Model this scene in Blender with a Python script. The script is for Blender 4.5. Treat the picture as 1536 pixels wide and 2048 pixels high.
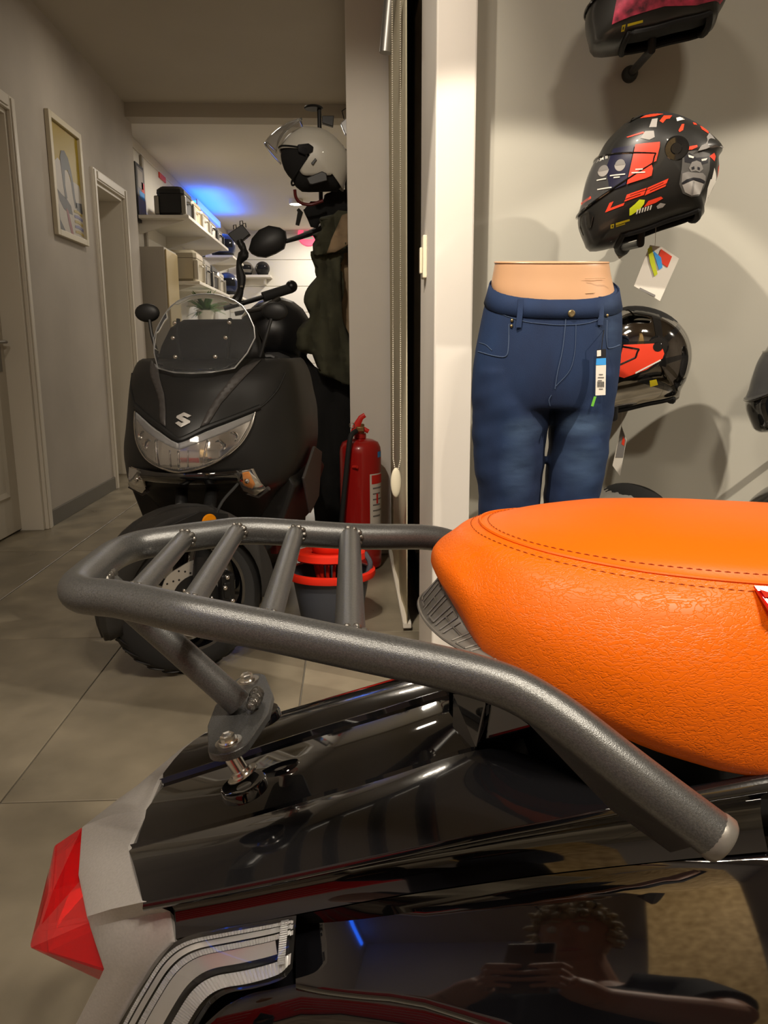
import bpy, bmesh, math, random
import numpy as np
from mathutils import Vector, Matrix, Euler
from mathutils.bvhtree import BVHTree
random.seed(7)
PI = math.pi
scene = bpy.context.scene
for o in list(bpy.data.objects): bpy.data.objects.remove(o)
COL = scene.collection
# ---------------------------------------------------------------- camera
F = 1560.0; CAMH = 1.08
_p, _y, _r = [math.radians(a) for a in (11.66, 2.44, -0.27)]
def _tr(a):
    x, y, z = a
    cp, sp = math.cos(_p), math.sin(_p)
    b = (x, y*cp - z*sp, y*sp + z*cp); c, s = math.cos(_r), math.sin(_r)
    return (b[0]*c - b[1]*s, b[0]*s + b[1]*c, b[2])
_ca, _sa = math.cos(_y), math.sin(_y)
_XA, _YA, _ZA = _tr((_ca, 0, _sa)), _tr((-_sa, 0, _ca)), _tr((0, -1.0, 0))
CM = np.array([_XA, _YA, _ZA]); CC = np.array([0, 0, CAMH])
def ray(px, py): return CM @ np.array([(px-768)/F, (py-1024)/F, 1.0])
def onX(px, py, X): r = ray(px, py); return Vector(CC + r*(X/r[0]))
def onY(px, py, Y): r = ray(px, py); return Vector(CC + r*(Y/r[1]))
def onZ(px, py, Z): r = ray(px, py); return Vector(CC + r*((Z-CAMH)/r[2]))
def at(px, py, D): return Vector(CC + ray(px, py)*D)
def onP(px, py, P, n):
    r = ray(px, py); P = np.array(P); n = np.array(n)
    return Vector(CC + r*(np.dot(P-CC, n)/np.dot(r, n)))
cd = bpy.data.cameras.new('camera'); cam = bpy.data.objects.new('camera', cd); COL.objects.link(cam)
cd.sensor_fit = 'VERTICAL'; cd.sensor_height = 24.0; cd.lens = F/2048.0*24.0
cd.clip_start = 0.01; cd.clip_end = 100
rx, ry, rz = Vector(CM[:, 0]), -Vector(CM[:, 1]), -Vector(CM[:, 2])
cam.matrix_world = Matrix(((rx[0], ry[0], rz[0], 0), (rx[1], ry[1], rz[1], 0), (rx[2], ry[2], rz[2], CAMH), (0, 0, 0, 1)))
scene.camera = cam
# ---------------------------------------------------------------- world, exposure
w = bpy.data.worlds.new('world'); scene.world = w; w.use_nodes = True
w.node_tree.nodes['Background'].inputs[0].default_value = (0.9, 0.85, 0.78, 1)
w.node_tree.nodes['Background'].inputs[1].default_value = 0.02
vs = scene.view_settings
vs.view_transform = 'Standard'; vs.look = 'None'; vs.gamma = 1; vs.use_curve_mapping = False
vs.exposure = 0.0
# ---------------------------------------------------------------- lights (ceiling spots and lamps of the shop, plus one added spot)
WARM = (1.0, 0.88, 0.72)
def spot(name, loc, target, power, ang=80, blend=0.5, r=0.03, col=WARM):
    l = bpy.data.lights.new(name, 'SPOT'); l.energy = power; l.color = col
    l.spot_size = math.radians(ang); l.spot_blend = blend; l.shadow_soft_size = r
    o = bpy.data.objects.new(name, l); COL.objects.link(o); o.location = loc
    o.rotation_euler = (Vector(target)-Vector(loc)).to_track_quat('-Z', 'Y').to_euler(); return o
def area(name, loc, size, power, col=WARM, rot=(0, 0, 0), sy=None):
    l = bpy.data.lights.new(name, 'AREA'); l.energy = power; l.color = col; l.size = size
    if sy: l.shape = 'RECTANGLE'; l.size_y = sy
    o = bpy.data.objects.new(name, l); COL.objects.link(o); o.location = loc; o.rotation_euler = rot; return o
SPOTS = [((-0.35, 1.0, 2.98), (0.70, 2.2, 0.62), 230, 42, .12), ((3.0, 0.85, 2.95), (0.95, 2.3, 0.55), 330, 36, .12), ((0.55, -0.5, 2.98), (0.15, 0.7, 0.9), 75, 60, .6), ((-0.55, 0.9, 2.98), (-0.1, 4.0, 1.0), 110, 50, .5)]  # last spot is added to brighten the partition, extinguisher and parked scooter
for i, (a, b, pw, an, bd) in enumerate(SPOTS): spot('ceiling_spot_light', a, b, pw, an, bd)
for i, (a, pw) in enumerate((((-0.9, 8.7, 3.0), 26), ((-0.4, 11.2, 3.0), 34), ((1.2, 9.6, 3.0), 40), ((-0.5, 13.0, 3.0), 26))):
    area('ceiling_lamp_light', a, 0.3, pw, (1.0, 0.90, 0.76))
area('front_lamp_light', (-0.7, -0.1, 3.12), 0.35, 32)
area('rear_lamp_light', (0.8, -0.45, 3.12), 0.3, 42)
area('passage_lamp_light', (-0.95, 5.6, 3.12), 0.25, 8)
# ---------------------------------------------------------------- materials
MATS = {}
def mat(name, col, rough=0.5, metal=0.0, var=0.0, vscale=8.0, bump=0.0, bscale=60.0, coat=0.0, trans=0.0, ior=1.45, emit=None, estr=0, alpha=1.0, col2=None, vdet=4.0, stretch=None, spec=None, rvar=0.0, sheen=0.0):
    m = bpy.data.materials.new(name); m.use_nodes = True
    nt = m.node_tree; b = nt.nodes['Principled BSDF']; L = nt.links
    c = tuple(col)+(1,)
    b.inputs['Base Color'].default_value = c
    b.inputs['Roughness'].default_value = rough; b.inputs['Metallic'].default_value = metal
    b.inputs['Coat Weight'].default_value = coat; b.inputs['Coat IOR'].default_value = 1.7; b.inputs['Coat Roughness'].default_value = 0.03
    b.inputs['Transmission Weight'].default_value = trans; b.inputs['IOR'].default_value = ior
    b.inputs['Alpha'].default_value = alpha
    if sheen: b.inputs['Sheen Weight'].default_value = sheen
    if spec is not None: b.inputs['Specular IOR Level'].default_value = spec
    if emit: b.inputs['Emission Color'].default_value = tuple(emit)+(1,); b.inputs['Emission Strength'].default_value = estr
    tc = None
    def coords():
        nonlocal tc
        if tc is None:
            t = nt.nodes.new('ShaderNodeTexCoord'); mp = nt.nodes.new('ShaderNodeMapping'); L.new(t.outputs['Object'], mp.inputs[0])
            if stretch: mp.inputs['Scale'].default_value = stretch
            tc = mp.outputs[0]
        return tc
    if var > 0 or rvar > 0:
        n = nt.nodes.new('ShaderNodeTexNoise'); n.inputs['Scale'].default_value = vscale; n.inputs['Detail'].default_value = vdet
        L.new(coords(), n.inputs['Vector'])
        if var > 0:
            mx = nt.nodes.new('ShaderNodeMix'); mx.data_type = 'RGBA'
            d = tuple(col2)+(1,) if col2 else tuple(max(0, x*(1-var)) for x in col)+(1,)
            u = c if col2 else tuple(min(1, x*(1+var)) for x in col)+(1,)
            rp = nt.nodes.new('ShaderNodeMapRange'); rp.inputs[1].default_value = 0.3; rp.inputs[2].default_value = 0.7
            L.new(n.outputs['Fac'], rp.inputs[0]); L.new(rp.outputs[0], mx.inputs['Factor'])
            mx.inputs['A'].default_value = d; mx.inputs['B'].default_value = u
            L.new(mx.outputs['Result'], b.inputs['Base Color'])
        if rvar > 0:
            r2 = nt.nodes.new('ShaderNodeMapRange'); r2.inputs[1].default_value = 0.3; r2.inputs[2].default_value = 0.7
            r2.inputs[3].default_value = max(0, rough-rvar); r2.inputs[4].default_value = min(1, rough+rvar)
            L.new(n.outputs['Fac'], r2.inputs[0]); L.new(r2.outputs[0], b.inputs['Roughness'])
    if bump > 0:
        n2 = nt.nodes.new('ShaderNodeTexNoise'); n2.inputs['Scale'].default_value = bscale; n2.inputs['Detail'].default_value = 3
        L.new(coords(), n2.inputs['Vector'])
        bp = nt.nodes.new('ShaderNodeBump'); bp.inputs['Strength'].default_value = bump; bp.inputs['Distance'].default_value = 0.002
        L.new(n2.outputs['Fac'], bp.inputs['Height']); L.new(bp.outputs[0], b.inputs['Normal'])
    MATS[name] = m; return m
# ---------------------------------------------------------------- geometry helpers
class G:
    def __init__(s): s.v = []; s.f = []
    def add(s, vs, fs):
        o = len(s.v); s.v += [tuple(x) for x in vs]; s.f += [tuple(i+o for i in f) for f in fs]; return s
    def box(s, lo, hi, M=None):
        (a, b, c), (d, e, f) = lo, hi
        vs = [(a,b,c),(d,b,c),(d,e,c),(a,e,c),(a,b,f),(d,b,f),(d,e,f),(a,e,f)]
        if M is not None: vs = [M @ Vector(x) for x in vs]
        return s.add(vs, [(0,3,2,1),(4,5,6,7),(0,1,5,4),(1,2,6,5),(2,3,7,6),(3,0,4,7)])
    def cbox(s, c, d, M=None):
        return s.box([c[i]-d[i]/2 for i in range(3)], [c[i]+d[i]/2 for i in range(3)], M)
    def loft(s, rings, cap=True, closed=True, wrap=False):
        n = len(rings[0]); o = []; vs = []
        for r in rings: vs += list(r)
        fs = []; m = len(rings)
        for i in range(m if wrap else m-1):
            for j in range(n if closed else n-1):
                a = i*n+j; b = i*n+(j+1) % n; k = (i+1) % m; fs.append((a, b, k*n+(j+1) % n, k*n+j))
        if cap and not wrap and closed:
            fs.append(tuple(reversed(range(n)))); fs.append(tuple((m-1)*n+j for j in range(n)))
        return s.add(vs, fs)
    def grid(s, rows): return s.loft(rows, cap=False, closed=False)
    def tube(s, path, r, n=12, cap=True, wrap=False, sx=1.0, up=None):
        P = [Vector(p) for p in path]; m = len(P); rings = []
        T = []
        for i in range(m):
            if wrap: t = P[(i+1) % m]-P[i-1]
            else: t = P[min(i+1, m-1)]-P[max(i-1, 0)]
            T.append(t.normalized() if t.length > 1e-9 else Vector((0,0,1)))
        ref = Vector(up) if up else (Vector((0,0,1)) if abs(T[0].z) < 0.9 else Vector((1,0,0)))
        u = T[0].cross(ref).normalized()
        for i in range(m):
            u = (u - T[i]*u.dot(T[i])).normalized(); v = T[i].cross(u)
            rr = r[i] if isinstance(r, (list, tuple)) else r
            rings.append([P[i]+(u*math.cos(2*PI*k/n)*sx+v*math.sin(2*PI*k/n))*rr for k in range(n)])
        return s.loft(rings, cap=cap, wrap=wrap)
    def cyl(s, a, b, r, n=16, r2=None): return s.tube([a, b], [r, r if r2 is None else r2], n)
    def lathe(s, prof, n=24, M=None, a0=0, a1=2*PI):
        full = abs(a1-a0-2*PI) < 1e-6; k = n if full else n+1
        rings = []
        for j in range(k):
            a = a0+(a1-a0)*j/n
            rings.append([Vector((r*math.cos(a), r*math.sin(a), z)) for r, z in prof])
        if M is not None: rings = [[M @ p for p in r] for r in rings]
        return s.loft(rings, cap=False, closed=False, wrap=full)
    def prism(s, poly, d):
        d = Vector(d); n = len(poly); A = [Vector(p) for p in poly]; B = [p+d for p in A]
        return s.add(A+B, [tuple(reversed(range(n))), tuple(range(n, 2*n))]+[(i, (i+1) % n, n+(i+1) % n, n+i) for i in range(n)])
    def sphere(s, c, r, n=16, m=10, sc=(1,1,1), M=None):
        prof = [(math.sin(PI*i/m), -math.cos(PI*i/m)) for i in range(m+1)]
        T = Matrix.Translation(c) @ Matrix.Diagonal((r*sc[0], r*sc[1], r*sc[2], 1))
        if M is not None: T = M @ T
        return s.lathe(prof, n, T)
def crom(pts, sub=6, closed=False):
    P = [Vector(p) for p in pts]; n = len(P); out = []
    rng = range(n if closed else n-1)
    for i in rng:
        p0 = P[i-1] if (i > 0 or closed) else P[0]*2-P[1]
        p1 = P[i]; p2 = P[(i+1) % n]; p3 = P[(i+2) % n] if (i+2 < n or closed) else P[-1]*2-P[-2]
        for k in range(sub):
            t = k/sub
            out.append(0.5*((2*p1)+(p2-p0)*t+(2*p0-5*p1+4*p2-p3)*t*t+(3*p1-p0-3*p2+p3)*t**3))
    if not closed: out.append(P[-1])
    return out
def lerp(a, b, t): return a+(b-a)*t
def resample(path, n):
    P = [Vector(p) for p in path]; d = [0]
    for i in range(1, len(P)): d.append(d[-1]+(P[i]-P[i-1]).length)
    out = []; j = 0
    for k in range(n):
        t = d[-1]*k/(n-1)
        while j < len(P)-2 and d[j+1] < t: j += 1
        s = (t-d[j])/max(1e-9, d[j+1]-d[j]); out.append(P[j].lerp(P[j+1], min(1, max(0, s))))
    return out
def mesh_obj(name, g, m, parent=None, smooth=35, bevel=0, bseg=2, sub=0, solid=0, soff=0, local=False, weld=False):
    me = bpy.data.meshes.new(name); me.from_pydata(g.v, [], g.f); me.update()
    bm = bmesh.new(); bm.from_mesh(me)
    bmesh.ops.remove_doubles(bm, verts=bm.verts, dist=1e-5)
    bmesh.ops.recalc_face_normals(bm, faces=bm.faces); bm.to_mesh(me); bm.free()
    o = bpy.data.objects.new(name, me); COL.objects.link(o)
    if m is not None: me.materials.append(MATS[m] if isinstance(m, str) else m)
    if smooth:
        for p in me.polygons: p.use_smooth = True
        if smooth < 180: me.set_sharp_from_angle(angle=math.radians(smooth))
    if solid: md = o.modifiers.new('solid', 'SOLIDIFY'); md.thickness = solid; md.offset = soff
    if bevel: md = o.modifiers.new('bevel', 'BEVEL'); md.width = bevel; md.segments = bseg; md.limit_method = 'ANGLE'; md.angle_limit = math.radians(40)
    if sub: md = o.modifiers.new('sub', 'SUBSURF'); md.levels = sub; md.render_levels = sub
    if parent is not None:
        o.parent = parent
        if not local:
            bpy_mat = Matrix.LocRotScale(parent.location, parent.rotation_euler, parent.scale)
            pp = parent.parent
            if parent.type == 'EMPTY': o.matrix_parent_inverse = bpy_mat.inverted()
    return o
def tag(o, label, cat, group=None):
    o['label'] = label; o['category'] = cat
    if group: o['group'] = group
    return o
def thing(name, label, cat, loc=(0,0,0), rz=0, group=None):
    o = bpy.data.objects.new(name, None); COL.objects.link(o); o.location = loc; o.rotation_euler = (0, 0, rz)
    o.empty_display_size = 0.05
    return tag(o, label, cat, group)
def struct(name, g, m, parent=None, **k):
    o = mesh_obj(name, g, m, parent, **k)
    if parent is None: o['kind'] = 'structure'
    return o
def copy_tree(o, parent=None):
    c = o.copy(); COL.objects.link(c)
    if parent is not None: c.parent = parent
    for ch in list(o.children): copy_tree(ch, c)
    return c
def text_geo(s, size=1.0, bold=0.0):
    cu = bpy.data.curves.new('t', 'FONT'); cu.body = s; cu.size = size; cu.align_x = 'CENTER'; cu.align_y = 'CENTER'; cu.offset = bold; cu.resolution_u = 3
    o = bpy.data.objects.new('t', cu); COL.objects.link(o)
    dg = bpy.context.evaluated_depsgraph_get(); me = bpy.data.meshes.new_from_object(o.evaluated_get(dg))
    g = G(); g.add([tuple(v.co) for v in me.vertices], [tuple(p.vertices) for p in me.polygons])
    bpy.data.objects.remove(o); bpy.data.meshes.remove(me); bpy.data.curves.remove(cu); return g
def mapg(g, fn):
    h = G(); h.v = [tuple(fn(Vector(v))) for v in g.v]; h.f = list(g.f); return h
def dense(g, maxlen):
    """triangulate and subdivide flat art until it can follow a curved surface"""
    bm = bmesh.new(); vs = [bm.verts.new(v) for v in g.v]
    for f in g.f:
        try: bm.faces.new([vs[i] for i in f])
        except ValueError: pass
    bmesh.ops.triangulate(bm, faces=bm.faces)
    for it in range(5):
        ed = [e for e in bm.edges if e.calc_length() > maxlen]
        if not ed: break
        bmesh.ops.subdivide_edges(bm, edges=ed, cuts=1)
        bmesh.ops.triangulate(bm, faces=bm.faces)
    h = G(); bm.verts.index_update(); h.v = [tuple(v.co) for v in bm.verts]; h.f = [tuple(v.index for v in f.verts) for f in bm.faces]
    bm.free(); return h
def poly(pts, z=0): g = G(); g.add([(p[0], p[1], z) for p in pts], [tuple(range(len(pts)))]); return g
def merge(*gs):
    h = G()
    for g in gs: h.add(g.v, g.f)
    return h
# ================================================================ room
mat('wall_paint', (0.50, 0.455, 0.40), 0.75, var=0.10, vscale=1.6, bump=0.06, bscale=90)
mat('wall_grey', (0.50, 0.485, 0.42), 0.7, var=0.03, vscale=2.0, bump=0.05, bscale=120)
mat('column_white', (0.80, 0.755, 0.69), 0.6, var=0.03, vscale=3, bump=0.05, bscale=90)
mat('ceiling_front', (0.50, 0.455, 0.38), 0.85, var=0.03, vscale=2)
mat('ceiling_white', (0.80, 0.76, 0.68), 0.8)
mat('wall_white', (0.82, 0.79, 0.72), 0.7)
mat('trim_white', (0.74, 0.69, 0.60), 0.45)
mat('door_paint', (0.60, 0.55, 0.46), 0.5, var=0.04, vscale=5)
mat('skirting', (0.13, 0.12, 0.10), 0.4)
mat('grout', (0.16, 0.145, 0.12), 0.9)
mat('tile', (0.35, 0.30, 0.215), 0.38, var=0.3, vscale=4.2, vdet=12, col2=(0.16, 0.138, 0.10), bump=0.15, bscale=40, rvar=0.12)
mat('tile_b', (0.32, 0.275, 0.20), 0.38, var=0.3, vscale=3.4, vdet=12, col2=(0.17, 0.148, 0.108), bump=0.15, bscale=40, rvar=0.12)
mat('dark_glass', (0.03, 0.03, 0.02), 0.06, spec=0.5)
mat('metal_dark', (0.06, 0.055, 0.05), 0.4, metal=0.6)
mat('metal_grey', (0.30, 0.29, 0.27), 0.4, metal=0.8)
mat('black_plastic', (0.012, 0.012, 0.012), 0.45)
mat('cream_plastic', (0.78, 0.72, 0.55), 0.4)
mat('osb', (0.85, 0.60, 0.27), 0.6, var=0.5, vscale=30, vdet=6, col2=(0.42, 0.26, 0.08), bump=0.3, bscale=70, stretch=(1, 1, 0.55))
LX = -1.905; CZ = 3.18
# floor slab and tiles
g = G(); g.box((-2.6, -2.6, -0.1), (3.6, 16.2, -0.006)); floor = struct('floor', g, 'grout')
ys = [-2.55, -1.65, -0.51, 0.63, 1.767, 2.905, 4.28, 5.45, 6.62, 7.79, 8.96, 10.13, 11.3]
xs = [-2.27, -1.57, -0.87, -0.17, 0.53, 1.23, 1.93, 2.63, 3.33]
tcache = {}
for j in range(len(ys)-1):
    for i in range(len(xs)-1):
        a, b, c, d = xs[i]+0.0025, xs[i+1]-0.0025, ys[j]+0.0025, ys[j+1]-0.0025
        if (c > 2.5 and a > 0.5 and d < 8): continue
        key = (round(b-a, 3), round(d-c, 3), random.randint(0, 2))
        if key not in tcache:
            g = G(); hw, hd = key[0]/2, key[1]/2
            g.loft([[(-hw, -hd, -0.008), (hw, -hd, -0.008), (hw, hd, -0.008), (-hw, hd, -0.008)], [(-hw, -hd, -0.0012), (hw, -hd, -0.0012), (hw, hd, -0.0012), (-hw, hd, -0.0012)], [(-hw+.0015, -hd+.0015, 0), (hw-.0015, -hd+.0015, 0), (hw-.0015, hd-.0015, 0), (-hw+.0015, hd-.0015, 0)]])
            o = mesh_obj('tile', g, random.choice(['tile', 'tile_b']), floor, smooth=0, local=True); tcache[key] = o.data
        else:
            o = bpy.data.objects.new('tile', tcache[key]); COL.objects.link(o); o.parent = floor
        o.location = ((a+b)/2, (c+d)/2, random.uniform(-0.0008, 0)); o.rotation_euler = (0, 0, random.choice([0, PI]))
# left wall with two door openings
def wall_x(name, x0, x1, y0, y1, z1, holes, m):
    g = G(); y = y0
    for (a, b, h) in holes:
        g.box((x0, y, 0), (x1, a, z1)); g.box((x0, a, h), (x1, b, z1)); y = b
    g.box((x0, y, 0), (x1, y1, z1)); return struct(name, g, m, smooth=0)
D1 = (3.98, 4.84, 2.42); D2 = (6.36, 7.12, 2.36)
wall_x('wall_left', -2.25, LX, -2.4, 7.56, CZ, [D1, D2], 'wall_paint')
# doors: recessed leaf, jamb lining and architrave
def door(name, D, leafx, hasglass):
    a, b, h = D
    dr = bpy.data.objects.new(name, None); COL.objects.link(dr); dr['kind'] = 'structure'; dr.location = (leafx, (a+b)/2, 0)
    g = G(); g.box((leafx-0.04, a+0.03, 0.012), (leafx, b-0.03, h-0.03)); mesh_obj('door_leaf', g, 'door_paint', dr, smooth=0, bevel=0.003)
    for (z0, z1) in ((0.22, 0.95), (1.12, h-0.28)):
        g = G(); y0, y1 = a+0.15, b-0.15
        g.loft([[(leafx, y0, z0), (leafx, y1, z0), (leafx, y1, z1), (leafx, y0, z1)], [(leafx+.012, y0+.02, z0+.02), (leafx+.012, y1-.02, z0+.02), (leafx+.012, y1-.02, z1-.02), (leafx+.012, y0+.02, z1-.02)], [(leafx+.004, y0+.05, z0+.05), (leafx+.004, y1-.05, z0+.05), (leafx+.004, y1-.05, z1-.05), (leafx+.004, y0+.05, z1-.05)]])
        mesh_obj('panel', g, 'dark_glass' if hasglass else 'door_paint', dr, smooth=0)
    g = G(); xx = LX-0.005
    g.box((leafx-0.06, a-0.001, 0), (xx, a+0.03, h)); g.box((leafx-0.06, b-0.03, 0), (xx, b+0.001, h)); g.box((leafx-0.06, a+0.03, h-0.03), (xx, b-0.03, h+0.001))
    mesh_obj('jamb_lining', g, 'trim_white', dr, smooth=0, bevel=0.002)
    for q, (y0, y1, z0, z1) in enumerate(((a-0.075, a+0.004, 0, h+0.075), (b-0.004, b+0.075, 0, h+0.075), (a+0.004, b-0.004, h-0.004, h+0.075))):
        g = G(); g.box((LX-0.004, y0, z0), (LX+0.018, y1, z1)); g.box((LX+0.018, y0+.012, z0+(0.012 if q == 2 else 0)), (LX+0.026, y1-.03, z1-.012))
        mesh_obj('architrave', g, 'trim_white', dr, smooth=0, bevel=0.004)
    return dr
DLX = onZ(46, 1060, 0).x
d1 = door('door_1', D1, DLX, False)
g = G(); hy = D1[1]-0.11; HX = DLX; HZ = onX(5, 684, HX+.03).z; hy = min(hy, onX(12, 684, HX+.03).y); g.box((HX, hy-0.02, HZ-.17), (HX+.007, hy+0.02, HZ+.07)); g.cyl((HX+.005, hy, HZ), (HX+.05, hy, HZ), 0.009); g.tube(crom([(HX+.05, hy+.005, HZ), (HX+.055, hy-0.03, HZ+.002), (HX+.053, hy-0.12, HZ-.002)], 4), [0.009]*9, 10)
mesh_obj('door_handle', g, 'metal_grey', d1, smooth=40)
door('door_2', D2, -2.17, True)
# skirting between doors
g = G(); g.box((LX-0.002, D1[1]+0.076, 0), (LX+0.014, D2[0]-0.076, 0.10)); g.box((LX-0.002, D2[1]+0.076, 0), (LX+0.014, 7.56, 0.10)); struct('baseboard_left', g, 'skirting', smooth=0, bevel=0.003)
g = G(); g.box((LX-0.002, -2.4, 0), (LX+0.014, D1[0]-0.076, 0.10)); struct('baseboard_front', g, 'skirting', smooth=0, bevel=0.003)
# ceilings
g = G(); g.box((-2.25, -2.5, CZ), (3.5, 7.42, CZ+0.12)); struct('ceiling', g, 'ceiling_front', smooth=0)
g = G(); g.box((LX-0.2, 7.36, 3.068), (3.5, 7.57, CZ+0.02)); struct('trim_1', g, 'ceiling_front', smooth=0)
g = G(); g.box((-2.3, 7.57, 3.07), (3.5, 16.2, 3.2)); struct('ceiling_far', g, 'ceiling_white', smooth=0)
# display wall, column, partition
g = G(); g.box((0.36, 2.45, 0), (3.5, 2.6, CZ)); struct('wall_display', g, 'wall_grey', smooth=0)
cxl = onY(869.5, 500, 2.33).x; cxr = onY(948, 500, 2.33).x
g = G(); g.box((cxl, 2.33, 0), (cxr, 2.78, CZ)); struct('trim_column', g, 'column_white', smooth=0, bevel=0.006)
g = G(); g.box((0.0, 4.10, 0), (0.34, 7.5, CZ)); struct('wall_partition', g, 'column_white', smooth=0, bevel=0.004)
g = G(); g.box((3.4, -2.5, 0), (3.55, 16, CZ)); struct('wall_right', g, 'wall_paint', smooth=0)
g = G(); g.box((-2.4, -2.5, 0), (3.5, -2.35, CZ)); struct('wall_rear', g, 'wall_paint', smooth=0)
# glazed opening between column and partition
wn = bpy.data.objects.new('window_1', None); COL.objects.link(wn); wn['kind'] = 'structure'; wn.location = (0.30, 3.4, 0)
g = G()
for (a, b, c, d) in ((2.78, 2.84, 0, CZ), (4.04, 4.10, 0, CZ), (2.84, 4.04, 0, 0.06), (2.84, 4.04, 2.6, 2.7)): g.box((0.275, a, c), (0.335, b, d))
mesh_obj('window_frame', g, 'metal_dark', wn, smooth=0, bevel=0.003)
g = G(); g.box((0.302, 2.84, 0.06), (0.308, 4.04, 2.6)); mesh_obj('pane', g, 'dark_glass', wn, smooth=0)
g = G(); g.box((0.302, 2.84, 2.7), (0.308, 4.04, CZ)); mesh_obj('pane', g, 'dark_glass', wn, smooth=0)
# latch plate on the column's inner face
g = G(); p = onX(851, 515, cxl-0.001); g.box((cxl-0.012, p.y-0.03, p.z-0.065), (cxl+0.0005, p.y+0.03, p.z+0.065)); g.box((cxl-0.02, p.y-0.012, p.z-0.05), (cxl-0.012, p.y+0.012, p.z+0.03))
tag(mesh_obj('latch_plate', g, 'cream_plastic', smooth=0, bevel=0.003), 'small cream latch plate on the side of the white column', 'latch')
# far room walls
g = G(); g.box((-2.25, 7.5, 0), (-2.03, 16.2, 3.1)); struct('wall_far_left', g, 'wall_white', smooth=0)
g = G(); g.box((-2.3, 7.56, 2.98), (-2.015, 16, 3.07)); struct('trim_2', g, 'trim_white', smooth=0, bevel=0.004)
FY = onZ(610, 461, 3.07).y
g = G(); g.box((-2.3, FY, 0), (3.5, FY+0.15, 3.1)); wf = struct('wall_far', g, 'wall_white', smooth=0)
for k in range(7):
    z0 = 0.02+k*0.43; g = G(); g.box((-2.02, FY-0.018, z0), (3.3, FY+0.002, z0+0.42)); mesh_obj('wall_panel', g, 'wall_white', wf, smooth=0, bevel=0.006)
# ================================================================ foreground scooter
mat('gloss_black', (0.004, 0.004, 0.005), 0.04, coat=1.0, spec=0.8)
mat('gloss_black_worn', (0.006, 0.006, 0.007), 0.12, coat=0.9, spec=0.8, bump=0.02, bscale=300)
mat('satin_black', (0.010, 0.010, 0.010), 0.5)
mat('silver_paint', (0.50, 0.475, 0.45), 0.38, metal=0.55, var=0.06, vscale=500, vdet=2)
mat('red_lens', (0.75, 0.004, 0.012), 0.04, trans=0.72, ior=1.4, coat=1.0)
mat('red_inner', (0.85, 0.02, 0.03), 0.25, metal=0.2)
mat('chrome_lens', (0.82, 0.82, 0.82), 0.15, metal=0.55)
mat('clear_lens', (0.9, 0.9, 0.9), 0.02, trans=1.0, ior=1.35)
mat('rack_paint', (0.150, 0.152, 0.150), 0.32, metal=0.65, var=0.22, vscale=900, vdet=2, bump=0.16, bscale=1500)
mat('weld', (0.22, 0.21, 0.19), 0.35, metal=0.8, bump=0.8, bscale=260)
mat('zinc', (0.80, 0.78, 0.74), 0.22, metal=1.0, var=0.1, vscale=90)
mat('leather_top', (1.0, 0.172, 0.0), 0.42, bump=0.05, bscale=420)
mat('orange_thread', (0.42, 0.075, 0.0), 0.7)
mat('trim_plate', (0.26, 0.245, 0.22), 0.40, metal=0.5, bump=0.05, bscale=400)
mat('red_gloss', (0.7, 0.01, 0.01), 0.15, coat=0.5)
mat('rubber', (0.018, 0.018, 0.018), 0.75, bump=0.1, bscale=200)
def leather(name):
    m = mat(name, (1.0, 0.172, 0.0), 0.42); nt = m.node_tree; b = nt.nodes['Principled BSDF']
    t = nt.nodes.new('ShaderNodeTexCoord'); mp = nt.nodes.new('ShaderNodeMapping'); mp.inputs['Scale'].default_value = (0.55, 1, 1.25)
    nz = nt.nodes.new('ShaderNodeTexNoise'); nz.inputs['Scale'].default_value = 60; nz.inputs['Detail'].default_value = 4
    ad = nt.nodes.new('ShaderNodeVectorMath'); ad.operation = 'MULTIPLY_ADD'; ad.inputs[1].default_value = (0.035,)*3
    vo = nt.nodes.new('ShaderNodeTexVoronoi'); vo.feature = 'DISTANCE_TO_EDGE'; vo.inputs['Scale'].default_value = 230
    mr = nt.nodes.new('ShaderNodeMapRange'); mr.inputs[2].default_value = 0.12
    bp = nt.nodes.new('ShaderNodeBump'); bp.inputs['Strength'].default_value = 0.30; bp.inputs['Distance'].default_value = 0.0012
    L = nt.links; L.new(t.outputs['Object'], mp.inputs[0]); L.new(mp.outputs[0], nz.inputs['Vector']); L.new(nz.outputs['Color'], ad.inputs[0]); L.new(mp.outputs[0], ad.inputs[2])
    L.new(ad.outputs[0], vo.inputs['Vector']); L.new(vo.outputs['Distance'], mr.inputs[0]); L.new(mr.outputs[0], bp.inputs['Height']); L.new(bp.outputs[0], b.inputs['Normal'])
leather('leather_side')
ym = 0.612
def mir(p): return Vector((p[0], 2*ym-p[1], p[2]))
SC = thing('motor_scooter', 'glossy black motor scooter with orange seat and grey luggage rack', 'scooter', (0.08, ym, 0))
N = 40
def rail(pts): return resample(crom([onY(*p) for p in pts], 8), N)
R2 = rail([(256,1698,.56),(400,1662,.556),(520,1630,.553),(640,1595,.552),(760,1560,.552),(955,1500,.553),(1050,1508,.548),(1130,1545,.525),(1210,1592,.495),(1330,1592,.478),(1536,1552,.470)])
R3 = rail([(286,1806,.487),(500,1764,.481),(700,1721,.476),(900,1679,.471),(1000,1659,.469),(1100,1640,.467),(1250,1611,.463),(1400,1588,.46),(1536,1566,.456)])
R4 = rail([(340,1880,.487),(450,1857,.485),(585,1830,.482),(800,1790,.478),(1060,1752,.474),(1300,1725,.47),(1536,1703,.465)])
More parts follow.
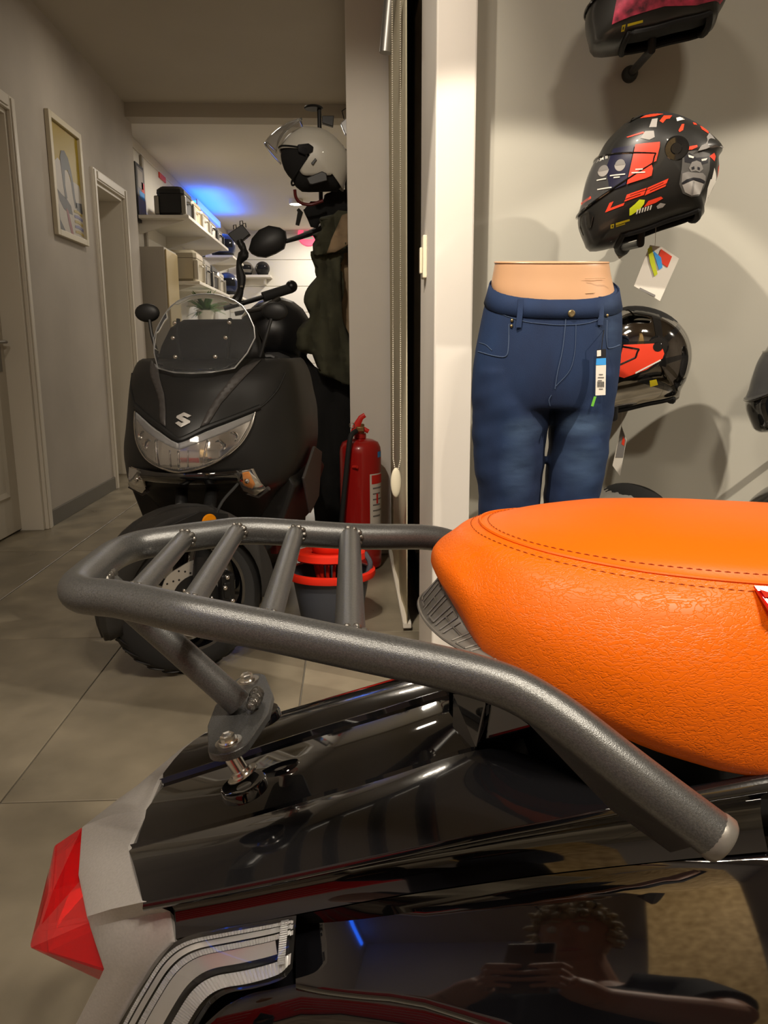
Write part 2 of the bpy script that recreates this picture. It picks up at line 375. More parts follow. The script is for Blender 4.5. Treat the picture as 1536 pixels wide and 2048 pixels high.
# shoulders, left and right, and the folded band below each
for s in (0, 1):
    mm = mir if s else Vector
    rows = []
    for t in (0, .04, .12, .3, .5, .7, .85, .94, 1.0):
        rows.append([mm(R2[i].lerp(R3[i], t)+Vector((0, 0, 0.006*math.sin(PI*t)))) for i in range(N)])
    g = G(); g.grid(rows)
    sh = mesh_obj('tail_shoulder', g, 'gloss_black_worn', SC, smooth=60)
    rows = [[mm(R3[i]) for i in range(N)], [mm(R3[i]+Vector((0, -0.002, -0.003))) for i in range(N)], [mm(R3[i]+Vector((0, -0.0005, -0.0065))) for i in range(N)]]
    for t in (.3, .55, .8, 1.0):
        rows.append([mm(R3[i].lerp(R4[i], t)+Vector((0, 0.010*math.sin(PI*min(1, t*.9+.1)), 0))) for i in range(N)])
    rows.append([mm(R4[i]+Vector((0, .03, -.012))) for i in range(N)])
    g = G(); g.grid(rows); mesh_obj('tail_side_band', g, 'gloss_black', SC, smooth=60)
# deck between the shoulders
RD = [p for p in R2 if p.x < 0.100]
nd = len(RD); cols = []
for i, p in enumerate(RD):
    v = ym-p.y; row = []
    for q in (1, .93, .88, .6, .3, 0, -.3, -.6, -.88, -.93, -1):
        dz = 0.0 if abs(q) == 1 else (0.0012 if abs(q) == .93 else (-0.003 if abs(q) == .88 else -0.003+0.004*(1-abs(q))))
        row.append(Vector((p.x, ym-v*q, p.z+dz)))
    cols.append(row)
g = G(); g.grid(cols); deck = mesh_obj('tail_deck', g, 'gloss_black', SC, smooth=50)
# V shaped lid panel in front of the deck
f0 = RD[-1]
for s in (0, 1):
    mm = mir if s else Vector
    A = onY(905, 1385, .60); B = onY(975, 1392, .565); Cc = onY(952, 1496, .556)
    g = G(); g.prism([mm(A), mm(Cc), mm(B)], (0, 0, -0.03)); mesh_obj('lid_corner', g, 'gloss_black', SC, smooth=0, bevel=0.002)
    A = onY(985, 1392, .56); B = onY(1070, 1452, .535); Cc = onY(972, 1478, .548)
    g = G(); g.prism([mm(A), mm(Cc), mm(B)], (0, .02, -0.02)); mesh_obj('lid_corner', g, 'gloss_black', SC, smooth=0, bevel=0.002)
g = G(); pA, pB = f0+Vector((0, .004, -0.004)), mir(f0)+Vector((0, -.004, -.004)); up = Vector((-0.02, 0, 0.05))
g.loft([[pA, pB], [pA+Vector((.012,0,.03)), pB+Vector((.012,0,.03))], [pA+Vector((.03,0,.075)), pB+Vector((.03,0,.075))], [pA+Vector((.12,0,.075)), pB+Vector((.12,0,.075))]], cap=False, closed=False)
mesh_obj('lid_front', g, 'gloss_black', SC, smooth=30)
# rubber rings and holes at the rack mounts
BN = Vector((-0.097, .555, .790)); BF = mir(BN)
for s in (0, 1):
    mm = mir if s else Vector
    c = mm(onY(485, 1556, .552)); M = Matrix.Translation(c+Vector((0,0,-.004))) @ Matrix.Rotation(-0.28, 4, 'Y')
    g = G(); g.lathe([(0.006, -0.003), (0.0150, -0.0025), (0.0172, 0.0), (0.0182, -0.002), (0.018, -0.008)], 32, M); mesh_obj('mount_ring', g, 'gloss_black', SC, smooth=60)
# side panels with the mirror-like flank
Pm = at(1090, 1890, .53); nm = (Vector(CC)-Pm).normalized()
def flank(px, py):
    p = onP(px, py, Pm, nm)
    if px < 760: d = (760-px)/170.0; p += Vector((0.0, 1, 0))*0.004*d*d
    q = (px-1090)/500.0; p += Vector((0, 1, 0))*0.003*q*q
    w = (py-1890)/160.0; p += Vector((0, 1, -.2))*0.0022*w*w
    return p
def yR4(px): return np.interp(px, [340,585,800,1060,1300,1536,1900], [1880,1830,1790,1752,1725,1703,1672])
def yR6(px): return np.interp(px, [340,595,900,1300,1536,1900], [1905,1862,1815,1757,1739,1712])
def ylow(px): return np.interp(px, [560,640,820,1000,1300,1900], [1985,1992,2002,2060,2200,2300])
pxs = [590,596,605,620,640,660,690,730,780,850,930,1010,1090,1170,1250,1330,1420,1536,1680,1900]
for s in (0, 1):
    mm = mir if s else Vector
    rows = [[], [], [], []]; n2 = 14
    rows = [[] for _ in range(n2+7)]
    for px in pxs:
        a = onY(px, yR4(px)+2, np.interp(px, [585, 1536, 1900], [.484, .467, .462])); c = flank(px, yR6(px))
        rows[0].append(a+Vector((0, .015, -.006))); rows[1].append(a); rows[2].append(a.lerp(c, .5)+Vector((0, -.0008, .0012)))
        for k in range(n2): rows[3+k].append(flank(px, lerp(yR6(px), ylow(px), k/(n2-1))))
        e = rows[2+n2][-1]
        rows[3+n2].append(e+Vector((0, .002, -.006))); rows[4+n2].append(e+Vector((0, .014, -.016))); rows[5+n2].append(e+Vector((0, .02, -.06))); rows[6+n2].append(e+Vector((0.01, .06, -.16)))
    g = G(); g.grid([[mm(p) for p in r] for r in rows]); mesh_obj('side_panel', g, 'gloss_black', SC, smooth=60)
for s in (0, 1):
    mm = mir if s else Vector
    rows = [[] for _ in range(7)]
    for px in (360, 400, 450, 520, 600, 680, 760, 850, 950, 1100, 1300, 1600, 1900):
        yb = np.interp(px, [360, 420, 560, 640, 820, 1000, 1300, 1900], [2075, 2015, 1990, 1990, 1998, 2050, 2190, 2290]); e = flank(px, yb-8)
        if px < 600: e.y = .470
        for r_, (dy, dz) in enumerate(((.018, .004), (.006, -.004), (-.002, -.018), (-.004, -.05), (.002, -.10), (.02, -.18), (.05, -.26))): rows[r_].append(mm(e+Vector((0, dy, dz))))
    g = G(); g.grid(rows); mesh_obj('lower_panel', g, 'gloss_black', SC, smooth=60)
# silver tail garnish
O = [onY(*p) for p in [(157,1750,.56),(174,1834,.515),(192,1890,.503),(208,1938,.497),(152,2048,.515),(118,2130,.52)]]
cin = Vector((R2[0].x, ym, R2[0].z)); cout = onY(164, 1655, ym)
fw = Vector((.003, 0, .001))
I = [R2[0]+fw, R3[0]+fw*.8, R4[0]+Vector((.004, -.002, 0)), onY(300,1945,.488), onY(240,2048,.50), onY(200,2130,.505)]
for s in (0, 1):
    mm = mir if s else Vector
    Is = [cin+fw, cin.lerp(R2[0], .5)+fw]+I[:2]+[R3[0].lerp(R4[0], .4)+Vector((.010, .006, 0))]+I[2:]; Os = [cout, cout.lerp(O[0], .5)]+O[:2]+[O[1].lerp(O[2], .4)]+O[2:]
    rows = []
    for k_, (a, b) in enumerate(zip(Is, Os)):
        bul = Vector((-.002, -.003, .003)) if k_ > 2 else Vector((-.002, 0, .004))
        rows.append([mm(a+Vector((.003, .003, -.008))), mm(a), mm(a.lerp(b, .05)+bul*.4), mm(a.lerp(b, .5)+bul), mm(a.lerp(b, .95)+bul*.3), mm(b), mm(b+Vector((.012, .008, -.012)))])
    g = G(); g.grid(rows); mesh_obj('tail_garnish', g, 'silver_paint', SC, smooth=25)
# red tail lamp
top_n = onY(160, 1762, .558); low_n = onY(176, 1838, .513); bot_n = onY(211, 1944, .497); tip_n = onY(195, 1962, .50)
e0 = onY(100, 1782, .553); e1 = onY(76, 1857, .527); e2 = onY(56, 1896, .515)
tm = Vector((onY(164, 1655, ym).x, ym, onY(164, 1655, ym).z)); r0 = Vector((e0.x-.014, ym-.01, e0.z+.007)); r1 = Vector((e1.x-.022, ym, e1.z-.002)); r2 = Vector((e2.x-.020, ym, e2.z-.004))
def mil(p): q = mir(p); return q+Vector((.014, 0, -.010))
g = G()
def quad(a, b, c, d): g.add([a, b, c, d], [(0, 1, 2, 3)])
for mm in (Vector, mil):
    tn, ln, bn, tp, a0, a1, a2 = [mm(p) for p in (top_n, low_n, bot_n, tip_n, e0, e1, e2)]
    quad(tm, tn, a0, r0); quad(tn, ln, a1, a0); quad(ln, bn, a2, a1); g.add([bn, tp, a2], [(0, 1, 2)])
    quad(r0, a0, a1, r1); quad(r1, a1, a2, r2)
    up = Vector((0.05, 0, 0)); g.add([a2, tp, tp+up, r2+up, r2], [(0, 1, 2, 3, 4)])
lamp = mesh_obj('tail_lamp', g, 'red_lens', SC, smooth=0, bevel=0.0025, bseg=3)
g = G()
for mm in (Vector, mil):
    tn, ln, bn, a0, a1, a2 = [mm(p)+Vector((.012, 0, 0)) for p in (top_n, low_n, bot_n, e0, e1, e2)]
    d = Vector((.004, 0, -.003)); quad(tm+d*3, tn+d, a0+d, r0+d*3); quad(tn+d, ln+d, a1+d, a0+d); quad(ln+d, bn+d, a2+d, a1+d); quad(r0+d*3, a0+d, a1+d, r1+d*3); quad(r1+d*3, a1+d, a2+d, r2+d*3)
mesh_obj('reflector', g, 'red_inner', lamp, smooth=0)
# clear rear indicator wrapping the flank
A_ = resample(crom([onY(588,1834,.477), onY(520,1846,.477), onY(440,1860,.478), onY(370,1876,.480), onY(325,1908,.483), onY(285,1968,.487), onY(240,2048,.495), onY(205,2130,.50)], 6), 48)
B_ = resample(crom([onY(580,1935,.452), onY(560,1956,.450), onY(505,1974,.450), onY(450,1984,.452), onY(420,2002,.454), onY(395,2035,.458), onY(368,2085,.463), onY(335,2160,.47)], 6), 48)
mat('dark_bezel', (0.015, 0.014, 0.013), 0.12, coat=0.5)
for s in (0, 1):
    mm = mir if s else Vector
    nrm = Vector((-.2, -.75, .6))
    def band(t0, t1, h0, h1, step=0.0, m='chrome_lens', name='indicator_band', par=None, k0=0, k1=48):
        rows = [[], [], []]
        for i in range(k0, k1):
            zz = nrm*(step if i % 2 else 0)
            for r, (t, h) in enumerate(((t0, h0), ((t0+t1)/2, (h0+h1)/2), (t1, h1))):
                rows[r].append(mm(A_[i].lerp(B_[i], t)+nrm*(h)+zz))
        g = G(); g.grid(rows); return mesh_obj(name, g, m, par if par else SC, smooth=(0 if step else 40))
    ind = band(-.03, 1.03, -.006, -.006, m='dark_bezel', name='rear_indicator')
    def fine(t0, t1, h, nn, name):
        a = resample([A_[i].lerp(B_[i], t0)+nrm*h for i in range(48)], nn); b = resample([A_[i].lerp(B_[i], t1)+nrm*h for i in range(48)], nn)
        rows = [[], []]
        for i in range(nn): z = nrm*(.0016 if i % 2 else 0); rows[0].append(mm(a[i]+z)); rows[1].append(mm(b[i]+z))
        g = G(); g.grid(rows); mesh_obj(name, g, 'chrome_lens', ind, smooth=0)
    fine(.07, .13, .001, 200, 'ribbed_rim'); band(.15, .24, .000, .001, m='chrome_lens', name='reflector_strip', par=ind)
    fine(.27, .36, -.001, 200, 'ribbed_rim'); band(.37, .60, -.001, -.003, m='chrome_lens', name='reflector_strip', par=ind, k0=3)
    band(.60, .70, -.003, -.0005, m='dark_bezel', name='light_guide', par=ind, k0=3); fine(.72, .93, .000, 130, 'ribbed_rim')
    # closed inboard end
    e = G(); c0, c1 = A_[0], B_[0]; rows = [[], []]
    for i in range(40):
        p = c0.lerp(c1, .06+.86*i/39)+Vector((-.003, 0, 0))+nrm*(.002 if i % 2 else .0005); rows[0].append(mm(p)); rows[1].append(mm(p+(A_[4]-A_[0])*.28))
    e.grid(rows); mesh_obj('ribbed_rim', e, 'chrome_lens', ind, smooth=0)
    g = G(); g.grid([[mm(A_[i].lerp(B_[i], t)+nrm*(.004+.003*math.sin(PI*t))) for i in range(48)] for t in (0, .05, .25, .5, .75, .95, 1)])
    mesh_obj('lens_cover', g, 'clear_lens', ind, smooth=50)
# ---------------------------------------------------------------- seat
def botz(X): return float(np.interp(X, [.064, .070, .080, .092, .198, .272, .36, .50, .64, .80], [.908, .900, .890, .866, .822, .797, .782, .770, .765, .775]))
def seamz(X): return float(np.interp(X, [.06, .10, .14, .20, .28, .45, .8], [.944, .943, .938, .932, .926, .915, .90]))
def crown(X): return float(np.interp(X, [.1, .15, .22, .3, .45, .8], [.947, .952, .955, .953, .944, .925]))
PH = [i/22*PI/2 for i in range(23)]
XF = [.30, .34, .38, .43, .48, .54, .60, .66, .72]
def outline(X0, w, a, e=2.12):
    pts = []
    for ph in PH:
        pts.append((X0+a*(1-max(0, math.cos(ph))**(2/e)), w*math.sin(ph)**(2/e)))
    xl = pts[-1][0]
    for x in XF: pts.append((xl+(x-.22)*(.72-xl)/(.72-.22), w*(1-.12*max(0, (x-.4)/.32)**1.5)))
    return pts
LV = [(.078, .138, .15, 0.0, -.006), (.067, .149, .18, 0.0, 0.0), (.065, .154, .185, .12, 0), (.067, .155, .188, .38, 0), (.073, .151, .188, .60, 0), (.082, .142, .188, .80, 0), (.091, .132, .188, .92, 0), (.105, .123, .19, 1.0, 0.0)]
rings = []
for (X0, w, a, t, dz) in LV:
    rings.append([Vector((x, ym-v, lerp(botz(x), seamz(x), t)+dz)) for x, v in outline(X0, w, a)])
def colcrom(rings, sub): return [list(r) for r in zip(*[crom([r[j] for r in rings], sub) for j in range(len(rings[0]))])]
side = colcrom(rings, 4)
def both(r): return [mir(p) for p in reversed(r)][:-1]+list(r)
g = G(); g.grid([both(r) for r in side]); seat = mesh_obj('seat', g, 'leather_side', SC, smooth=60)
tops = []
for (X0, w, a, t) in ((.106, .123, .19, 0), (.1095, .1195, .19, .10), (.118, .111, .185, .36), (.135, .085, .17, .72), (.165, .05, .14, .92), (.19, .02, .1, .99), (.20, .0, .08, 1.0)):
    tops.append([Vector((x, ym-v, lerp(seamz(x), crown(x), t))) for x, v in outline(X0, w, a)])
tp = colcrom(tops, 3)
g = G(); g.grid([both(r) for r in tp]); seat_top = mesh_obj('seat_top', g, 'leather_top', seat, smooth=60)
seam = both(side[-1]); g = G(); g.tube([p+Vector((0, 0, .0003)) for p in seam], 0.0014, 6); mesh_obj('piping', g, 'leather_top', seat)
def stitches(path, name):
    P = resample(path, 430); g = G()
    for i in range(0, 428, 2):
        a, b = P[i], P[i].lerp(P[i+1], 1.3); g.tube([a, a.lerp(b, .5)+Vector((0, 0, .0003)), b], [.0002, .00045, .0002], 5)
    o = mesh_obj(name, g, 'orange_thread', seat); o['kind'] = 'stuff'
stitches([p+Vector((0, 0, .0002)) for p in both(side[-3])], 'stitching')
stitches([p+Vector((0, 0, .0003)) for p in both(tp[4])], 'stitching')
g = G(); g.loft([[Vector((x, ym-v, z)) for (x, v) in o2] for (o2, z) in ((outline(.15, .105, .10), .74),)]+[[Vector((x, ym-v, botz(x)-.002)) for (x, v) in outline(.105, .118, .12)]], cap=False, closed=False)
g.loft([[Vector((x, ym+v, z)) for (x, v) in o2] for (o2, z) in ((outline(.15, .105, .10), .74),)]+[[Vector((x, ym+v, botz(x)-.002)) for (x, v) in outline(.105, .118, .12)]], cap=False, closed=False)
g.box((.17, ym-.11, .70), (.72, ym+.11, .765)); mesh_obj('seat_base', g, 'satin_black', SC, smooth=40)
# embossed trim plate round the seat's tail
po = outline(.059, .136, .15)[:16]; pl = []
def prow(dx, zt, zb, t): return [Vector((x+dx, ym-v, lerp(zb+.008+.25*(-(x-.05))*.5, min(zt, botz(x+.02)+.012), t))) for x, v in po]
rows = [prow(0.012, .915, .862, -.25), prow(0.0, .915, .862, -.04), prow(-0.003, .915, .862, .08), prow(.004, .915, .862, .36), prow(.0115, .915, .862, .64), prow(.019, .915, .862, .9), prow(.034, .915, .862, 1.1)]
g = G(); g.grid([both(r) for r in rows]); plate = mesh_obj('seat_trim_plate', g, 'trim_plate', SC, smooth=50)
g = G(); outer = [both(prow(-.003+(t-.1)*.0265-.0008, .915, .862, t)) for t in (.08, .20, .34, .48, .60, .70, .78)]
PP = [resample(o, 121) for o in outer]
g.tube(PP[0], .0012, 6); g.tube(PP[6][8:113], .0012, 6)
k = 10
while k < 108:
    wd = random.choice([5, 6, 7]); sh = random.choice([0, 1, 2, 3])
    L0 = [PP[1][k], PP[3][k], PP[5][k]]; L1 = [PP[1][k+wd-2], PP[3][k+wd-2], PP[5][k+wd-2]]
    g.tube(L0, .0008, 5)
    if sh != 1: g.tube(L1, .0008, 5)
    if sh in (0, 1): g.tube([L0[2], L1[2]], .0008, 5)
    if sh in (0, 2): g.tube([L0[1], L1[1]], .0008, 5)
    if sh in (1, 3): g.tube([L0[0], L1[0]], .0008, 5)
    k += wd
mesh_obj('embossed_lettering', g, 'trim_plate', plate)
# red hang tag at the seat edge
g = G(); a = onY(1503, 1170, .488)+Vector((0,-.003,0)); b = onY(1560, 1172, .485)+Vector((0,-.003,0)); c = onY(1575, 1262, .462); d = onY(1540, 1225, .466)
g.add([a, b, c, d], [(0, 1, 2, 3)]); g.add([a+Vector((.002,-.004,-.001)), onY(1530,1195,.478), onY(1560,1192,.476)], [(0,1,2)]); mesh_obj('red_strap', g, 'red_gloss', seat, smooth=0, solid=.0015)
# ---------------------------------------------------------------- luggage rack
nearp = [Vector((-.206, ym, .909)), Vector((-.206, .585, .909)), Vector((-.203, .560, .9095)), Vector((-.190, .539, .911)), Vector((-.165, .526, .9125)), Vector((-.135, .508, .9125)), at(392,1232,.508), at(540,1262,.498), at(699,1296,.488), at(800,1317,.480), at(880,1334,.473), at(950,1352,.466), at(1020,1376,.460), at(1085,1411,.454), at(1150,1456,.447), at(1230,1519,.440), at(1300,1573,.435), at(1432,1672,.428)]
half = crom(nearp, 5); full = [mir(p) for p in reversed(half)][:-1]+half
g = G(); g.tube(resample(full, 170), .0132, 24, up=(0, 0, 1)); rack = mesh_obj('luggage_rack', g, 'rack_paint', SC, smooth=60)
def rackpt(x):
    for a, b in zip(half, half[1:]):
        if a.x <= x <= b.x and a.x > -.2: return a.lerp(b, (x-a.x)/(b.x-a.x))
for x, r in ((-.152, .0082), (-.109, .0082), (-.055, .0084), (-.002, .0104)):
    p = rackpt(x)+Vector((0, 0, .001)); g = G(); g.cyl(p, mir(p), r, 20); mesh_obj('cross_bar', g, 'rack_paint', rack)
    for q in (p, mir(p)):
        g = G(); s = 1 if q.y < ym else -1
        for kk in range(7):
            an = (kk-1)/6*PI*1.1; c = q+Vector((math.cos(an)*r*1.05, s*(.0105+.001*random.random()), math.sin(an)*r*.9)); g.sphere(c, .0026+.0008*random.random(), 8, 6)
        mesh_obj('weld_bead', g, 'weld', rack)
st0 = onY(240, 1142, ym); st1 = onY(478, 1407, ym)
g = G(); g.cyl(Vector((-.203, ym, .902)), st1, .0115, 20); mesh_obj('strut', g, 'rack_paint', rack)
g = G()
for kk in range(16):
    an = kk/16*2*PI; g.sphere(Vector((-.198, ym, .900))+Vector((.004*math.cos(an), .012*math.sin(an), .010*math.cos(an)*.5)), .005, 8, 6)
mesh_obj('weld_bead', g, 'weld', rack); g = G()
for kk in range(12):
    g.sphere(st1+Vector((.012+.003*random.random(), -.014+.028*kk/11, .004+.002*random.random())), .0042+.0015*random.random(), 8, 6)
mesh_obj('weld_bead', g, 'weld', rack)
# mounting plate: rounded lozenge across both bolts
ctr = (BN+BF)/2; tz = Matrix.Translation(ctr) @ Matrix.Rotation(-0.20, 4, 'Y')
out = []
hl = (BF.y-BN.y)/2
for k in range(13): an = -PI/2-PI*.42+PI*.84*k/12; out.append((.0165*math.cos(an), -hl+.0165*math.sin(an)))
out += [(.027, -.018), (.027, .018)]
for k in range(13): an = PI/2-PI*.42+PI*.84*k/12; out.append((.0165*math.cos(an), hl+.0165*math.sin(an)))
out += [(-.024, .018), (-.024, -.018)]
g = G(); g.prism([tz @ Vector((x, y, -.0105)) for x, y in out], tz.to_3x3() @ Vector((0, 0, .0065))); mesh_obj('mounting_plate', g, 'rack_paint', rack, smooth=30, bevel=.0008)
for mm, q in ((Vector, 0), (mir, 1)):
    c = mm(BN); M = Matrix.Translation(c) @ Matrix.Rotation(-0.20, 4, 'Y') @ Matrix.Translation((0, 0, -.004))
    g = G(); g.lathe([(0, 0), (.0105, 0), (.0105, .0015), (.0035, .0018)], 28, M); g.lathe([(.0075, .0018), (.0078, .0026), (.0072, .0034), (.003, .0036)], 24, M)
    mesh_obj('washer', g, 'zinc', rack, smooth=30)
    g = G(); hexp = [(.0056*math.cos(PI/3*k+.3), .0056*math.sin(PI/3*k+.3)) for k in range(6)]
    g.loft([[M @ Vector((x, y, .003)) for x, y in hexp], [M @ Vector((x, y, .0068)) for x, y in hexp], [M @ Vector((x*.86, y*.86, .0076)) for x, y in hexp], [M @ Vector((x*.6, y*.6, .0068)) for x, y in hexp]]); mesh_obj('bolt', g, 'zinc', rack, smooth=20)
    base = mm(onY(487, 1556, .552))+Vector((0, 0, .0025)); tpv = c+Vector((0, 0, -.0105)); ax = (tpv-base); 
    Mb = Matrix.Translation(base) @ Vector((0,0,1)).rotation_difference(ax).to_matrix().to_4x4(); hh = ax.length
    g = G(); g.lathe([(0, 0), (.0125, 0), (.0128, .0008), (.0125, .002), (.0085, .0022), (.0082, .0045), (.0064, .005), (.0062, hh), (0, hh)], 32, Mb); mesh_obj('spacer', g, 'zinc', rack, smooth=40)
# bracket and end cap at each rack foot
for mm in (Vector, mir):
    e1 = half[-1]; e0 = half[-6]; ax = (e1-e0).normalized()
    M = Matrix.Translation(mm(e1)) @ Vector((0,0,1)).rotation_difference(mm(e1)-mm(e0)).to_matrix().to_4x4()
    g = G(); g.lathe([(0, -.004), (.0127, -.004), (.0136, -.0015), (.0136, .0035), (.012, .0055), (0, .0058)], 32, M); mesh_obj('end_cap', g, 'trim_plate', rack, smooth=40)
    a = onY(1222, 1612, .450); b = onY(1345, 1700, .446); c = e1.lerp(e0, .12)+Vector((0,.004,-.010)); d = e1.lerp(e0, 3.4)+Vector((0,.004,-.010))
    g = G(); g.prism([mm(p) for p in (d, c, b, a)], Vector((.0005, .003 if mm is Vector else -.003, -.0045))); mesh_obj('foot_bracket', g, 'rack_paint', rack, smooth=0, bevel=.001)
# ---------------------------------------------------------------- running gear and front of the scooter
g = G(); cx = .15
g.loft([[Vector((x, ym+sy*w_, z)) for sy, z in ((-1, zt), (-1, zb), (1, zb), (1, zt))] for x, w_, zt, zb in ((-.20, .05, .66, .60), (-.12, .09, .69, .56), (0, .115, .70, .48), (.2, .12, .735, .40), (.5, .125, .74, .33), (.74, .13, .70, .30), (.80, .12, .62, .28), (.86, .16, .36, .24), (1.12, .17, .34, .22))])
mesh_obj('under_body', g, 'satin_black', SC, smooth=30)
def wheel(par, c, R, wd, name='wheel', axis='Y'):
    M = Matrix.Translation(c) @ Matrix.Rotation(PI/2, 4, 'X')
    g = G(); pr = [(R-.105, -wd*.40), (R-.06, -wd*.52), (R-.02, -wd*.40), (R-.004, -wd*.2), (R, 0), (R-.004, wd*.2), (R-.02, wd*.40), (R-.06, wd*.52), (R-.105, wd*.40)]
    g.lathe(pr, 48, M); t = mesh_obj('tyre', g, 'rubber', par, smooth=50)
    g = G(); g.lathe([(R-.10, -wd*.42), (R-.12, -wd*.36), (R-.125, 0), (R-.12, wd*.36), (R-.10, wd*.42)], 48, M); g.lathe([(.0, -.05), (.035, -.05), (.045, 0), (.035, .05), (0, .05)], 24, M)
    for k in range(5):
        a = 2*PI*k/5; g.tube([M @ Vector((math.cos(a)*.035, math.sin(a)*.035, 0)), M @ Vector((math.cos(a+.15)*(R-.12), math.sin(a+.15)*(R-.12), 0))], [.018, .012], 8)
    mesh_obj('rim', g, 'satin_black', par, smooth=40)
wheel(SC, (.10, ym, .262), .262, .13); wheel(SC, (1.44, ym, .262), .262, .11)
g = G(); g.lathe([(.30, -.07), (.305, -.03), (.307, 0), (.305, .03), (.30, .07)], 24, Matrix.Translation((.10, ym, .262)) @ Matrix.Rotation(PI/2, 4, 'X'), PI*.55-PI, PI*1.25-PI+.3); mesh_obj('rear_mudguard', g, 'satin_black', SC, smooth=50, solid=.004)
g = G(); g.tube(crom([(-.1, ym+.17, .36), (.15, ym+.18, .30), (.4, ym+.16, .26), (.6, ym+.1, .25)], 5), [.05]*6+[.045]*5+[.02]*5, 14); mesh_obj('exhaust', g, 'satin_black', SC)
g = G(); g.box((.12, ym-.14, .20), (.62, ym-.09, .34)); g.box((.10, ym-.10, .24), (.3, ym+.1, .30)); mesh_obj('engine_case', g, 'satin_black', SC, smooth=0, bevel=.02)
sec = [(1.06, .17, .24, .34), (1.16, .21, .26, .60), (1.20, .22, .40, .80), (1.22, .17, .62, .98), (1.26, .12, .80, 1.04), (1.42, .10, .70, .95), (1.52, .15, .58, .84), (1.50, .16, .52, .70), (1.30, .18, .40, .60)]
g = G(); g.loft([[Vector((x+dx, ym+w_*math.cos(a), lerp(z0, z1, .5)+(z1-z0)/2*math.sin(a))) for a in [k/16*2*PI for k in range(16)]] for (x, w_, z0, z1) in sec[:5] for dx in (0,)]); mesh_obj('leg_shield', g, 'gloss_black', SC, smooth=50)
g = G(); g.loft([[Vector((x, ym+w_*math.cos(a), (z0+z1)/2+(z1-z0)/2*math.sin(a))) for a in [k/16*2*PI for k in range(16)]] for (x, w_, z0, z1) in ((1.22, .2, .45, .95), (1.34, .19, .48, .98), (1.46, .14, .52, .9), (1.56, .07, .56, .78), (1.60, .02, .62, .7))]); mesh_obj('front_fairing', g, 'gloss_black', SC, smooth=50)
g = G(); g.tube([(1.20, ym-.33, .98), (1.22, ym-.2, .99), (1.27, ym-.05, 1.0), (1.27, ym+.05, 1.0), (1.22, ym+.2, .99), (1.20, ym+.33, .98)], .011, 10); mesh_obj('handlebar', g, 'satin_black', SC)
g = G(); g.tube([(1.20, ym-.34, .98), (1.215, ym-.22, .99)], .017, 12); g.tube([(1.20, ym+.34, .98), (1.215, ym+.22, .99)], .017, 12); mesh_obj('grip', g, 'rubber', SC)
for s in (-1, 1):
    g = G(); g.tube([(1.28, ym+s*.075, .75), (1.44, ym+s*.085, .262)], [.025, .018], 12); mesh_obj('fork_leg', g, 'satin_black', SC)
g = G(); g.lathe([(.285, -.07), (.292, -.03), (.294, 0), (.292, .03), (.285, .07)], 24, Matrix.Translation((1.44, ym, .262)) @ Matrix.Rotation(PI/2, 4, 'X'), -PI*.95, -PI*.2); mesh_obj('front_mudguard', g, 'gloss_black', SC, smooth=50, solid=.004)
g = G(); g.tube([(.62, ym-.1, .25), (.60, ym-.24, .10), (.59, ym-.30, .004)], .012, 8); g.box((.55, ym-.33, 0), (.63, ym-.29, .008)); mesh_obj('side_stand', g, 'satin_black', SC, smooth=30)
# ================================================================ matt black maxi scooter in the passage
mat('matt_black', (0.016, 0.0155, 0.015), 0.42, spec=0.4)
mat('matt_black2', (0.011, 0.011, 0.011), 0.5)
mat('stripe_grey', (0.055, 0.05, 0.048), 0.45)
mat('emblem_silver', (0.55, 0.53, 0.50), 0.3, metal=0.3)
mat('chrome', (0.75, 0.73, 0.70), 0.12, metal=1.0)
mat('lamp_grey', (0.42, 0.42, 0.42), 0.35, metal=0.5)
mat('lamp_clear', (0.95, 0.95, 0.95), 0.03, trans=0.95, ior=1.3)
mat('amber', (0.9, 0.30, 0.01), 0.15, coat=0.6)
mat('amber_flat', (0.95, 0.32, 0.0), 0.3)
mat('screen_clear', (0.74, 0.76, 0.78), 0.03, trans=0.97, ior=1.25)
mat('disc_steel', (0.62, 0.60, 0.57), 0.3, metal=0.7)
mat('mudguard_plastic', (0.032, 0.031, 0.03), 0.45)
mat('dark_red', (0.10, 0.008, 0.008), 0.4)
def bothl(r): return [Vector((-p[0], p[1], p[2])) for p in reversed(r)][:-1]+[Vector(p) for p in r]
BA = math.radians(10); BO = (-0.6116, 2.6047, 0)
MS = thing('maxi_scooter', 'matt black maxi scooter with clear headlamp and short clear windscreen', 'scooter', BO, -BA)
